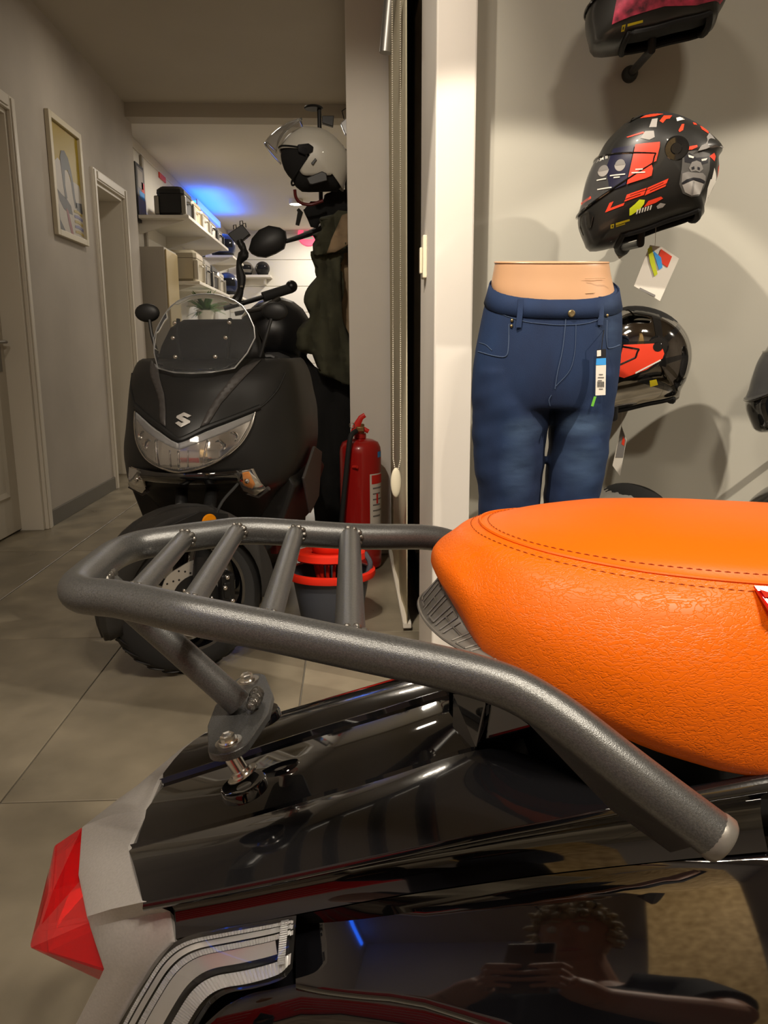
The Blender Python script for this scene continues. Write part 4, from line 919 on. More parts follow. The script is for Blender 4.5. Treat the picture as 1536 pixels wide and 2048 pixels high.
    def textd(txt, cx, cy, size, ang, m, bold=0, off=.0014, sx=1.0):
        t = text_geo(txt, 1.0, bold); ca, sa = math.cos(math.radians(ang)), math.sin(math.radians(ang))
        def fn(v):
            x, y = v.x*size*sx, v.y*size; return Vector((cx+x*ca-y*sa*-1*-1, cy-(x*sa+y*ca), 0))
        return decal(mapg(t, fn), m, 'lettering', sh, off)
    return o, sh, vz, decal, textd, side
wallY = 2.45
def hpos(px, py, Y): return onY(px, py, Y)
# --- graphic helmet
p = hpos(1320.4, 332, 2.16)
ho, sh, vz, decal, textd, side_ = helmet('graphic_helmet', 'black full-face helmet with red lettering and a grey ape face graphic', OUT1, p, math.radians(-14))
decal([(570,445),(800,442),(800,490),(775,620),(730,640),(748,690),(740,755),(690,775),(505,822)], 'ink_red', 'visor_sticker', vz, .0045)
decal([(360,450),(560,450),(495,825),(345,870),(300,640)], 'ink_navy', 'visor_film', vz, .004)
for (cx, cy) in ((432, 622), (275, 650)):
    decal([(cx+52*math.cos(k/12*PI), cy+66*math.sin(k/12*PI)) for k in range(13)], 'ink_lgrey', 'visor_icon', vz, .005)
    decal([(cx+48*math.cos(PI+k/12*PI), cy+8+58*math.sin(PI+k/12*PI)) for k in range(13)], 'ink_grey', 'visor_icon', vz, .0055)
for (x0, y0, ln) in ((340, 715, 145), (375, 738, 60), (545, 712, 130), (580, 682, 70), (225, 830, 135), (215, 735, 90)):
    decal([(x0, y0), (x0+ln, y0+2), (x0+ln, y0+14), (x0, y0+12)], 'ink_white', 'small_print', vz, .006)
textd('AM II', 262, 528, 46, 4, 'ink_white', .02, .006)
decal([(75, 915), (165, 885), (170, 912), (80, 945)], 'ink_red', 'visor_icon', vz, .006)
def bars(o_, xa, ya, rects, m='ink_red'):
    for (a, b, c, d) in rects: decal([(o_[0]+xa[0]*u+ya[0]*v, o_[1]+xa[1]*u+ya[1]*v) for u, v in ((a, b), (c, b), (c, d), (a, d))], m, 'lettering', sh, .0016)
bars((312, 1072), (175, -52), (38, -88), ((0, 0, .22, 1), (.22, 0, 1, .30)))
bars((492, 985), (188, -55), (22, -66), ((0, .74, 1, 1), (0, .40, .2, .74), (0, .38, 1, .64), (.8, .26, 1, .38), (0, 0, 1, .26)))
bars((688, 935), (195, -78), (24, -72), ((0, .74, 1, 1), (.8, .62, 1, .74), (0, .38, 1, .64), (0, .26, .2, .38), (0, 0, 1, .26)))
decal([(615,160),(700,115),(835,110),(840,135),(760,160),(700,165)], 'ink_red'); decal([(795,225),(840,160),(925,155),(895,200),(860,205),(825,250)], 'ink_red')
decal([(960,190),(1040,150),(1050,175),(1020,190),(1050,200),(965,232)], 'ink_white'); decal([(695,285),(725,195),(780,190),(770,240),(765,290)], 'ink_lgrey')
decal([(615,385),(660,320),(740,325),(750,390),(700,412)], 'ink_lgrey'); decal([(485,352),(640,322),(655,338),(500,362)], 'ink_red')
decal([(1205,255),(1260,255),(1295,305),(1285,345),(1215,305)], 'ink_red'); decal([(975,335),(1010,265),(1035,262),(1020,330),(985,352)], 'ink_red'); decal([(1130,225),(1165,225),(1172,255),(1135,258)], 'ink_red')
decal([(1295,575),(1350,532),(1372,560),(1358,612)], 'ink_red'); decal([(1415,660),(1435,610),(1448,700),(1440,735)], 'ink_red')
decal([(1365,672),(1425,765),(1390,840),(1345,985),(1330,990),(1318,860),(1335,780),(1350,775)], 'ink_white')
decal([(1030,505),(1160,480),(1165,500),(1110,525),(1035,528)], 'ink_red')
# ape face: built as separate facial patches
FP = lambda pts, m, off: decal(pts, m, 'face_patch', sh, off)
FP([(1025,545),(1160,530),(1300,550),(1310,700),(1275,860),(1225,945),(1150,958),(1060,925),(1015,840),(1025,700)], 'ink_ape', .0012)
FP([(1040,580),(1090,555),(1160,600),(1230,590),(1290,575),(1285,640),(1225,660),(1165,640),(1100,650),(1050,640)], 'ink_dark', .0016)
FP([(1078,572),(1138,590),(1130,606),(1085,596)], 'ink_white', .0022); FP([(1212,612),(1275,596),(1262,618),(1218,628)], 'ink_white', .0022)
FP([(1120,640),(1165,625),(1210,640),(1240,700),(1205,730),(1165,718),(1120,728),(1095,695)], 'ink_grey', .002)
FP([(1118,690),(1145,678),(1152,702),(1128,712)], 'ink_dark', .0026); FP([(1180,682),(1206,690),(1204,712),(1182,706)], 'ink_dark', .0026)
FP([(1035,745),(1090,728),(1165,738),(1240,735),(1275,760),(1280,805),(1220,785),(1150,780),(1080,800),(1035,830)], 'ink_grey', .002)
FP([(1035,832),(1080,802),(1150,783),(1222,788),(1278,812),(1270,826),(1150,800),(1050,845)], 'ink_dark', .0026)
FP([(1045,848),(1150,806),(1265,830),(1235,928),(1150,945),(1080,915)], 'ink_lgrey', .002); FP([(1150,815),(1166,815),(1158,940),(1144,938)], 'ink_grey', .0026)
decal([(600,1010),(640,970),(695,975),(690,1010),(655,1060),(575,1110),(555,1115),(550,1050)], 'ink_lime'); decal([(690,1040),(730,985),(850,948),(872,965),(800,1005)], 'ink_red')
[decal([(625+k*26, 1062-k*7), (640+k*26, 1058-k*7), (632+k*26, 1100-k*7), (620+k*26, 1104-k*7)], 'ink_white', 'script_stroke', sh, .0018) for k in range(6)]; decal([(815,1035),(850,1005),(905,1015),(880,1045),(830,1058)], 'ink_lgrey')
decal([(375,1192),(410,1185),(408,1225),(378,1228)], 'ink_yellow'); decal([(388,1200),(400,1198),(399,1217),(389,1218)], 'helm_black', 'decal', sh, .002); decal([(425,1180),(560,1145),(565,1162),(428,1202)], 'ink_yellow'); decal([(430,1207),(520,1182),(522,1192),(432,1216)], 'ink_yellow')
g = G(); g.prism([side_(x, y, .002) for x, y in ((1165,545),(1290,340),(1478,435),(1440,470),(1330,480),(1250,520))], (0, -.008, 0)); mesh_obj('spoiler_fin', g, 'ink_grey', ho, smooth=0, local=True, bevel=.002)
g = G(); g.prism([side_(x, y, .001) for x, y in ((470,165),(560,100),(700,72),(640,130),(520,180))], (0, -.006, 0)); mesh_obj('brow_vent', g, 'helm_gloss', ho, smooth=0, local=True, bevel=.002)
g = G(); g.prism([side_(x, y, .001) for x, y in ((70,1060),(150,1040),(200,1090),(180,1200),(110,1260),(75,1180))], (0, -.006, 0)); mesh_obj('chin_vent', g, 'helm_gloss', ho, smooth=0, local=True, bevel=.003)
def bracket(wpx, apx, topdz, label):
    a = onY(*wpx, wallY); t = thing('helmet_bracket', label, 'bracket', a, 0, 'helmet brackets on the display wall')
    M = Matrix.Translation(a) @ Matrix.Rotation(PI/2, 4, 'X'); g = G(); g.lathe([(0, .03), (.012, .028), (.020, .02), (.0225, .008), (.0225, 0)], 24, M); mesh_obj('rosette', g, 'black_plastic', t)
    b = onY(*apx, 2.2); g = G(); g.tube([a+Vector((0, -.02, 0)), b, b+Vector((0, 0, topdz))], .0105, 12); mesh_obj('arm', g, 'black_plastic', t)
bracket((1243, 497), (1281, 487), .035, 'short black bracket arm under the helmet with the ape face graphic')
bracket((1258, 150), (1303, 100), .035, 'long black bracket arm under the pink patterned helmet')
# tag hanging from the graphic helmet
def hangtag(par, pts, Y, m='paper', name='price_tag'):
    g = G(); g.prism([onY(x, y, Y) for x, y in pts], (0, .0012, 0)); t = mesh_obj(name, g, m, par, smooth=0)
    par_m = Matrix.LocRotScale(par.location, par.rotation_euler, None); t.matrix_parent_inverse = par_m.inverted(); return t
def fixp(o, par): o.matrix_parent_inverse = Matrix.LocRotScale(par.location, par.rotation_euler, None).inverted()
tg = hangtag(ho, [(1300,490),(1324,494),(1358,517),(1320,602),(1268,572)], 2.19)
def onto(par_thing, partag, pts, Y, m, nm):
    g = G(); g.prism([onY(x, y, Y) for x, y in pts], (0, -.0006, 0)); q = mesh_obj(nm, g, m, partag, smooth=0); return q
onto(ho, tg, [(1322,498),(1344,513),(1335,535),(1314,520)], 2.189, 'ink_red', 'printed_patch')
onto(ho, tg, [(1295,498),(1303,492),(1312,535),(1315,548),(1309,553),(1300,525)], 2.188, 'ink_lime', 'printed_patch')
onto(ho, tg, [(1305,500),(1322,515),(1325,535),(1318,540),(1312,520)], 2.188, 'ink_blue', 'printed_patch')
onto(ho, tg, [(1280,575),(1311,590),(1309,594),(1278,579)], 2.189, 'ink_grey', 'printed_patch')
g = G(); g.tube([onY(1310, 492, 2.19), onY(1311, 470, 2.185), onY(1312, 452, 2.18)], .0006, 5); mesh_obj('tag_string', g, 'paper', ho)
# --- mirror black helmet behind the jeans
p = hpos(1284, 702, 2.31)
h2, sh2, vz2, dec2, tx2, sd2 = helmet('mirror_helmet', 'glossy mirror-black helmet with red side panel beside the blue jeans', OUT2, p, math.radians(-12), math.radians(4), 'helm_mirror', 'visor_dark', 1.02)
dec2([(560,480),(1000,440),(1085,500),(1060,640),(900,780),(650,900),(500,880)], 'helm_gloss', 'side_plate', sh2, .002)
dec2([(600,510),(980,470),(1055,520),(1030,630),(880,760),(650,870),(560,850)], 'ink_red', 'side_plate', sh2, .0035)
dec2([(760,800),(1010,640),(1016,654),(768,815)], 'ink_white', 'small_print', sh2, .0045)
for q in ([(700,120),(960,130),(1010,420),(940,440),(880,180),(690,160)], [(1000,420),(1180,250),(1220,290),(1050,470)], [(1020,640),(1300,560),(1310,600),(1000,720)], [(880,820),(1180,930),(1360,820),(1370,870),(1180,990),(800,900)]): dec2(q, 'helm_gloss', 'black_band', sh2, .0015)
dec2([(930,880),(1000,860),(1030,920),(950,950)], 'ink_yellow', 'sticker', sh2, .003)
bracket((1205, 850), (1228, 835), .03, 'black bracket arm under the mirror-black helmet with red side panel')
t2 = hangtag(h2, [(1243,851),(1253,880),(1240,952),(1225,931)], 2.36)
onto(h2, t2, [(1243,853),(1252,881),(1246,915),(1231,915)], 2.3595, 'ink_grey', 'printed_patch'); onto(h2, t2, [(1246,872),(1250,880),(1248,892),(1243,888)], 2.359, 'ink_red', 'printed_patch')
g = G(); g.tube([onY(1243, 852, 2.36), onY(1244, 835, 2.35), onY(1245, 815, 2.34)], .0006, 5); mesh_obj('tag_string', g, 'paper', h2)
# --- pink patterned helmet at the top
p = hpos(1356, -66, 2.16)
h3, sh3, vz3, dec3, tx3, sd3 = helmet('patterned_helmet', 'black helmet with pink pattern on the topmost wall bracket', OUT2, p, math.radians(-14), math.radians(8), 'helm_black', 'visor_dark', 1.0)
dec3([(330,1010),(420,930),(900,800),(1350,620),(1380,860),(1330,960),(1100,1040),(800,1080),(500,1180),(330,1250)], 'helm_pink', 'pattern', sh3)
dec3([(430,1250),(462,1240),(462,1285),(432,1294)], 'ink_yellow', 'decal', sh3, .002); dec3([(440,1260),(453,1256),(453,1276),(441,1280)], 'helm_black', 'decal', sh3, .0025); dec3([(480,1236),(620,1195),(624,1212),(484,1254)], 'ink_yellow', 'decal', sh3, .002)
# --- three helmets that only peek in
p = hpos(1660, 716, 2.16); helmet('black_helmet', 'gloss black helmet with clear visor at the mirror helmet\'s height', OUT2, p, math.radians(-16), 0, 'helm_gloss', 'visor_clear', 1.0)
p = hpos(1266, 1046, 2.31); helmet('grey_helmet', 'silver grey helmet on the lowest row under the mirror helmet', OUT2, p, math.radians(-12), 0, 'helm_silver', 'visor_dark', .97)
p = hpos(1604, 1046, 2.16); helmet('dark_helmet', 'dark helmet on the lowest row beside the silver grey one', OUT2, p, math.radians(-16), 0, 'helm_gloss', 'visor_dark', .97)
bracket((1620, 860), (1640, 850), .03, 'black bracket arm under the gloss black helmet with clear visor')
bracket((1205, 1210), (1228, 1195), .03, 'black bracket arm under the silver grey helmet')
bracket((1550, 1200), (1570, 1185), .03, 'black bracket arm under the dark helmet on the lowest row')
# ================================================================ hip mannequin and jeans
mat('skin_plastic', (0.62, 0.36, 0.20), 0.38, var=0.06, vscale=4)
def denim(name, c1, c2):
    m = mat(name, c1, 0.85, var=0.5, vscale=7, vdet=6, col2=c2, bump=0.25, bscale=900, stretch=(1, 1, .5)); return m
denim('denim', (0.009, 0.030, 0.092), (0.004, 0.012, 0.044)); denim('denim_fade', (0.055, 0.11, 0.22), (0.022, 0.055, 0.14)); mat('denim_dark', (0.007, 0.016, 0.045), 0.9); mat('thread_blue', (0.05, 0.08, 0.15), 0.8)
mat('brass', (0.35, 0.27, 0.14), 0.4, metal=0.9)
YM = 1.97
def ering(l, r, y, dep, n=40, tilt=0.0, e=2.3, Yc=YM, sag=0.0):
    a, b = onY(l, y, Yc), onY(r, y, Yc); c = (a+b)/2; w_ = (b.x-a.x)/2; out = []
    for k in range(n):
        t = 2*PI*k/n; cc, ss = math.cos(t), math.sin(t)
        x = w_*abs(cc)**(2/e)*(1 if cc > 0 else -1); yy = dep*abs(ss)**(2/e)*(1 if ss > 0 else -1)
        out.append(Vector((c.x+x, Yc+yy, c.z+tilt*x+sag*yy)))
    return out
jn = thing('jeans', 'dark blue denim jeans with hanging price tag on hip mannequin', 'jeans', (onY(1095, 800, YM).x, YM, .16))
rows = [(982,1233,572,.098,.40),(977,1236,592,.102,.38),(968,1240,622,.107,.3),(960,1240,660,.112,.2),(952,1238,700,.116,.1),(946,1234,745,.118,.05),(944,1228,785,.115,0),(945,1222,812,.108,0)]
rg2 = colcrom([ering(l, r, y, d, sag=sg) for l, r, y, d, sg in rows], 3)
JG = G(); JG.loft(rg2, cap=True)
zf = .17
def leg(l):
    rs = [ering(a, b, y, d) for (a, b, y, d) in l]
    last = rs[-1]; c = sum(last, Vector())/len(last)
    for z, k in ((c.z-.10, 1.0), (c.z-.22, .93), (c.z-.34, .88), (zf+.05, .80), (zf, .80)):
        rs.append([Vector((c.x+(p.x-c.x)*k, c.y+(p.y-c.y)*k, z)) for p in last])
    out = []
    for r in colcrom(rs, 4):
        cc = sum(r, Vector())/len(r); out.append([p+(p-cc).normalized()*(.0012*math.sin(p.z*70+p.x*30)+.0010*math.sin(p.z*125-p.x*60)+.0010*math.sin(p.z*30+p.x*45)) for p in r])
    JG.loft(out, cap=True)
leg([(948,1101,740,.100),(945,1100,785,.104),(945,1097,820,.102),(946,1093,855,.098),(948,1087,900,.094),(952,1082,950,.090),(958,1078,995,.087)])
leg([(1097,1230,740,.100),(1098,1225,785,.104),(1100,1220,820,.102),(1101,1216,855,.098),(1099,1211,900,.094),(1095,1202,950,.090),(1091,1193,995,.087)])
me = bpy.data.meshes.new('denim_body'); me.from_pydata(JG.v, [], JG.f); me.update()
_b = bmesh.new(); _b.from_mesh(me); bmesh.ops.recalc_face_normals(_b, faces=_b.faces); _b.to_mesh(me); _b.free()
pel = bpy.data.objects.new('denim_body', me); COL.objects.link(pel); me.materials.append(MATS['denim'])
md = pel.modifiers.new('r', 'REMESH'); md.mode = 'VOXEL'; md.voxel_size = .006; md.use_smooth_shade = True
md = pel.modifiers.new('s', 'SMOOTH'); md.iterations = 8; md.factor = .5
_ev = pel.evaluated_get(bpy.context.evaluated_depsgraph_get()); me2 = bpy.data.meshes.new_from_object(_ev); pel.modifiers.clear(); pel.data = me2
for _p2 in me2.polygons: _p2.use_smooth = True
pel.parent = jn; pel.matrix_parent_inverse = Matrix.LocRotScale(jn.location, jn.rotation_euler, None).inverted()
# fade patches on the thighs
bvj = BVHTree.FromPolygons([v.co.copy() for v in me2.vertices], [tuple(p.vertices) for p in me2.polygons])
def oj(px, py, off=.002):
    r = Vector(ray(px, py)).normalized(); h = bvj.ray_cast(Vector(CC)+r*1.2, r)
    if h[0] is None: h = bvj.find_nearest(onY(px, py, YM-.1))
    return h[0]-r*off
def jpatch(name, pts, m, par, off=.0022, mx=12, th=.0015):
    d = dense(poly(pts), mx); return mesh_obj(name, mapg(d, lambda v: oj(v.x, v.y, off)), m, par, smooth=60, solid=th)
def jseam(pts, r=.0011, m='thread_blue', off=.0012, nm='seam'):
    pp = crom([Vector((x, y, 0)) for x, y in pts], 5); g = G(); g.tube([oj(p.x, p.y, off) for p in pp], r, 6); return mesh_obj(nm, g, m, pel)
def fades(m, cs):
    nt = m.node_tree; b = nt.nodes['Principled BSDF']; L = nt.links; src = b.inputs['Base Color'].links[0].from_socket
    t = nt.nodes.new('ShaderNodeTexCoord'); nz = nt.nodes.new('ShaderNodeTexNoise'); nz.inputs['Scale'].default_value = 30
    mp0 = nt.nodes.new('ShaderNodeMapping'); mp0.inputs['Scale'].default_value = (.6, .6, 2.2); L.new(t.outputs['Object'], mp0.inputs[0]); L.new(mp0.outputs[0], nz.inputs['Vector'])
    for c, (sx_, sz_), k in cs:
        mp = nt.nodes.new('ShaderNodeMapping'); mp.vector_type = 'POINT'
        mp.inputs['Location'].default_value = (-c.x/sx_, -c.y/.2, -c.z/sz_); mp.inputs['Scale'].default_value = (1/sx_, 1/.2, 1/sz_)
        gr = nt.nodes.new('ShaderNodeTexGradient'); gr.gradient_type = 'SPHERICAL'; L.new(t.outputs['Object'], mp.inputs[0]); L.new(mp.outputs[0], gr.inputs[0])
        mu = nt.nodes.new('ShaderNodeMath'); mu.operation = 'MULTIPLY'; L.new(gr.outputs['Fac'], mu.inputs[0]); L.new(nz.outputs['Fac'], mu.inputs[1])
        mu2 = nt.nodes.new('ShaderNodeMath'); mu2.operation = 'MULTIPLY'; mu2.use_clamp = True; mu2.inputs[1].default_value = k; L.new(mu.outputs[0], mu2.inputs[0])
        mx = nt.nodes.new('ShaderNodeMix'); mx.data_type = 'RGBA'; mx.inputs['B'].default_value = (.055, .10, .19, 1); L.new(mu2.outputs[0], mx.inputs['Factor']); L.new(src, mx.inputs['A']); src = mx.outputs['Result']
    L.new(src, b.inputs['Base Color'])
fades(MATS['denim'], [(onY(1165, 850, YM-.09), (.08, .035), 2.2), (onY(1045, 860, YM-.09), (.06, .04), 1.6), (onY(1165, 925, YM-.09), (.07, .09), 1.3), (onY(1035, 935, YM-.09), (.05, .10), 1.2), (onY(1215, 650, YM-.05), (.05, .10), .8)])
# waistband, loops, fly, pockets
wb = [ering(l-.8, r+.8, y, d+.0010, sag=sg) for l, r, y, d, sg in ((982,1233,572,.098,.40),(977,1236,592,.102,.38),(971,1239,611,.1055,.34))]
g = G(); g.loft(wb, cap=False); mesh_obj('waistband', g, 'denim', jn, smooth=30, solid=.002, soff=1)
for (x0, y0, x1, y1) in ((1042, 592, 1037, 655), (1203, 587, 1201, 650)):
    g = G(); a, b = oj(x0, y0+6, .007), oj(x1, y1, .007); m_ = a.lerp(b, .5)+Vector((0, -.003, 0)); w_ = Vector((.0065, 0, 0))
    g.loft([[p-w_, p+w_, p+w_+Vector((0, .003, 0)), p-w_+Vector((0, .003, 0))] for p in (a, m_, b)]); mesh_obj('belt_loop', g, 'denim', jn, smooth=30)
g = G(); c = oj(1143, 627, .006); M = Matrix.Translation(c) @ Matrix.Rotation(PI/2, 4, 'X'); g.lathe([(0, .004), (.006, .0045), (.0085, .002), (.0085, -.002)], 20, M); mesh_obj('button', g, 'brass', jn)
for (x, y) in ((1024, 641), (1214, 631), (1023, 652)):
    g = G(); g.sphere(oj(x, y, .002), .0042, 10, 6); mesh_obj('rivet', g, 'brass', jn)
jseam([(1132,612),(1131,645),(1125,700),(1115,745),(1110,778)]); jseam([(1152,650),(1150,700),(1140,740),(1112,772)], .0008)
jseam([(975,618),(1040,641),(1090,648),(1130,650),(1180,645),(1236,622)], .0009); jseam([(1018,648),(1017,690),(1012,712),(990,712),(956,703)], .0014); jseam([(1214,640),(1214,690),(1222,696),(1240,690)], .0014)
jseam([(958,685),(972,690),(984,701)], .0009); jseam([(1103,790),(1098,800),(1100,812)], .001)
# price tag on the pocket
def tagp(pts, m, Y, par=None, nm='price_tag', th=.0012):
    g = G(); g.prism([onY(x, y, Y) for x, y in pts], (0, th, 0)); return mesh_obj(nm, g, m, par or jn, smooth=0)
TY = YM-.125
tag1 = tagp([(1194,699),(1212,698),(1212,716),(1193,717)], 'ink_dark', TY); tagp([(1193,717),(1212,716),(1212,730),(1192,731)], 'ink_blue', TY, tag1, 'printed_patch'); tagp([(1192,730),(1212,730),(1211,790),(1191,791)], 'paper', TY, tag1, 'tag_label')
tagp([(1194,701),(1202,700),(1202,712),(1194,713)], 'paper', TY-.001, tag1, 'printed_patch', .0008)
for (x0, x1, y) in ((1198, 1206, 748), (1196, 1208, 754), (1196, 1204, 760), (1198, 1206, 777)): tagp([(x0, y), (x1, y), (x1, y+1.6), (x0, y+1.6)], 'ink_grey', TY-.001, tag1, 'printed_line', .0006)
for k in range(7): tagp([(1195+k*2, 763), (1196+k*2, 763), (1196+k*2, 774), (1195+k*2, 774)], 'ink_dark', TY-.001, tag1, 'barcode_bar', .0006)
tagp([(1188,793),(1193,793),(1187,813),(1182,812)], 'ink_green', TY, tag1, 'green_strip'); g = G(); g.tube([oj(1208, 660, .002), onY(1205, 680, TY), onY(1203, 700, TY)], .001, 5); mesh_obj('tag_string', g, 'black_plastic', jn)
# mannequin: torso stump, inner legs, base plate
mn = thing('hip_mannequin', 'peach plastic hip mannequin wearing the blue jeans', 'mannequin', (onY(1095, 800, YM).x, YM, .15))
tr_ = colcrom([ering(l, r, y, d, sag=sg) for l, r, y, d, sg in ((991,1214,526,.085,.12),(990,1216,532,.086,.12),(987,1219,550,.088,.2),(984,1224,570,.092,.3),(986,1228,590,.094,.3),(990,1230,640,.10,.1))], 4)
g = G(); g.loft(tr_, cap=True); mo_ = mesh_obj('torso', g, 'skin_plastic', mn, smooth=50)
top_ = [p+Vector((0, 0, .001)) for p in tr_[0]]; g = G(); g.tube(top_, .0025, 6, wrap=True); mesh_obj('rim', g, 'skin_plastic', mn)
g = G(); c = onY(1190, 573, YM-.0905)
for (x0, y0, x1, y1) in ((1170,557,1211,556), (1171,587,1200,585)): g.tube([onY(x0, y0, YM-.088+.0), onY((x0+x1)/2, (y0+y1)/2, YM-.084), onY(x1, y1, YM-.070)], .0008, 5)
mesh_obj('moulded_mark', g, 'skin_plastic', mn)
for sx_ in (-1, 1):
    c = onY(1020 if sx_ < 0 else 1152, 900, YM); g = G(); g.tube([(c.x, YM, .17), (c.x, YM, .6), (c.x, YM, .95)], [.035, .05, .055], 16); mesh_obj('inner_leg', g, 'skin_plastic', mn)
g = G(); g.lathe([(0, .15), (.2, .15), (.2, .165), (.19, .17), (0, .17)], 40, Matrix.Translation((onY(1095, 800, YM).x, YM, 0))); mesh_obj('base_plate', g, 'metal_grey', mn)
g = G(); x_ = onY(1095, 800, YM).x; g.box((x_-.23, YM-.23, 0), (x_+.23, YM+.23, .15)); tag(mesh_obj('display_plinth', g, 'column_white', smooth=0, bevel=.006), 'low white plinth under the hip mannequin', 'plinth')
# ================================================================ roller blind
mat('blind_fabric', (0.74, 0.68, 0.50), 0.85, var=0.04, vscale=120)
mat('bead_plastic', (0.75, 0.70, 0.58), 0.4)
bl = thing('roller_blind', 'beige floor-length roller blind with bead chain beside the white column', 'blind', (.21, 3.5, .02))
g = G()
rows = []
for k in range(13):
    y = 2.90+k/12*1.17; dx = .012*math.sin(k*1.3)*.3
    rows.append([Vector((.205+dx+.008*(1-z/3), y, z)) for z in (.03, .5, 1.2, 2.0, 3.0)])
g.grid(rows); mesh_obj('fabric', g, 'blind_fabric', bl, smooth=60, solid=.003)
g = G(); g.box((.196, 2.90, .012), (.230, 4.075, .036)); mesh_obj('bottom_rail', g, 'trim_white', bl, smooth=0, bevel=.004)
g = G(); g.cyl((.20, 2.86, 3.06), (.20, 4.08, 3.06), .03, 20); g.box((.17, 2.86, 3.0), (.25, 2.88, 3.18)); g.box((.17, 4.05, 3.0), (.25, 4.07, 3.18)); mesh_obj('roller', g, 'trim_white', bl, smooth=40)
CY = 2.865; a = onY(785.5, 500, CY).x; b = onY(801, 500, CY).x; z0 = onY(793, 940, CY).z
g = G(); n = int((3.04-z0)/.0068)
for xx in (a, b):
    for k in range(n): g.sphere((xx+(onY(793, 965, CY).x-xx)*max(0, 1-k/6)*.6, CY, z0+k*.0068), .0027, 6, 4)
ch = mesh_obj('bead_chain', g, 'bead_plastic', bl); ch['kind'] = 'stuff'
wz = onY(792, 965, CY); g = G(); g.sphere(wz, .056, 24, 14, (.36, .2, 1)); mesh_obj('chain_weight', g, 'cream_plastic', bl)
g = G(); g.tube([onY(783, -30, 3.0), onY(771, 106, 3.0)], .022, 14); tag(mesh_obj('blind_rod', g, 'metal_grey'), 'grey rod hanging in front of the partition wall', 'rod')
# ================================================================ fire extinguisher
mat('ext_red', (0.42, 0.012, 0.010), 0.28, coat=0.3); mat('ext_bright', (0.75, 0.03, 0.02), 0.4); mat('brass_valve', (0.35, 0.22, 0.10), 0.35, metal=0.8)
ex = onZ(722, 1143, 0); EX, EY = ex.x+.004, 3.86
fe = thing('fire_extinguisher', 'red fire extinguisher with black hose standing against the partition wall', 'extinguisher', (EX, EY, 0))
zt = onY(720, 878, EY).z; er = .103
g = G(); g.lathe([(0, .012), (er*.88, .006), (er*.97, .012), (er, .035), (er, zt-.065), (er*.97, zt-.04), (er*.86, zt-.015), (er*.6, zt-.002), (er*.25, zt+.004), (.03, zt+.006), (.03, zt+.03), (0, zt+.03)], 44, Matrix.Translation((EX, EY, 0))); mesh_obj('cylinder', g, 'ext_red', fe, smooth=40)
g = G(); g.cyl((EX, EY, zt+.025), (EX, EY, zt+.075), .022, 16); g.box((EX-.02, EY-.05, zt+.04), (EX+.02, EY+.03, zt+.065)); mesh_obj('valve', g, 'brass_valve', fe, smooth=30, bevel=.004)
g = G(); p0 = onY(712, 868, EY-.02); g.tube([onY(706, 866, EY-.02), onY(714, 850, EY-.02), onY(722, 835, EY-.02), onY(730, 830, EY-.02)], [.014, .018, .014, .012], 10, sx=.6); mesh_obj('squeeze_lever', g, 'ext_bright', fe)
g = G(); g.tube([onY(716, 862, EY-.02), onY(728, 858, EY-.02), onY(737, 863, EY-.02)], [.012, .013, .011], 10); mesh_obj('carry_handle', g, 'ext_bright', fe)
g = G(); c = onY(704, 851, EY-.03); g.tube([c+Vector((math.cos(k/16*2*PI)*.013, 0, math.sin(k/16*2*PI)*.013)) for k in range(16)], .0022, 6, wrap=True); mesh_obj('safety_ring', g, 'zinc', fe)
g = G(); g.tube(crom([onY(712, 862, EY-.06), onY(702, 872, EY-.10), onY(697, 900, EY-.112), onY(692, 950, EY-.112), onY(686, 1010, EY-.105), onY(682, 1060, EY-.10), onY(680, 1100, EY-.10)], 6), .0125, 12); mesh_obj('hose', g, 'rubber', fe)
g = G(); c = onY(706, 934, EY-.1); g.cyl(c, c+Vector((.02, -.02, .003)), .008, 12); mesh_obj('hose_clip', g, 'ext_bright', fe)
def wrap(a0, a1, za, zb, off, m, nm, par):
    g = G(); rows = [[Vector((EX+(er+off)*math.cos(lerp(a0, a1, i/10)), EY+(er+off)*math.sin(lerp(a0, a1, i/10)), z)) for i in range(11)] for z in (za, zb)]; g.grid(rows); return mesh_obj(nm, g, m, par)
z1, z2 = onY(745, 948, EY-.08).z, onY(745, 1075, EY-.08).z
lb = wrap(-PI*.36, -PI*.02, z2, z1, .0008, 'paper', 'label', fe); wrap(-PI*.33, -PI*.05, z1-.05, z1-.006, .0016, 'ext_bright', 'label_header', lb)
for k in range(6): wrap(-PI*.31, -PI*(.10+.04*(k % 2)), z1-.075-k*.028, z1-.068-k*.028, .0016, 'ink_grey', 'label_line', lb)
wrap(-PI*.24, -PI*.20, z1-.15, z1-.10, .002, 'ext_bright', 'label_icon', lb)
zz = onY(757, 908, EY-.05).z; wrap(-PI*.20, -PI*.08, zz-.016, zz+.012, .001, 'ink_blue', 'sticker', fe)
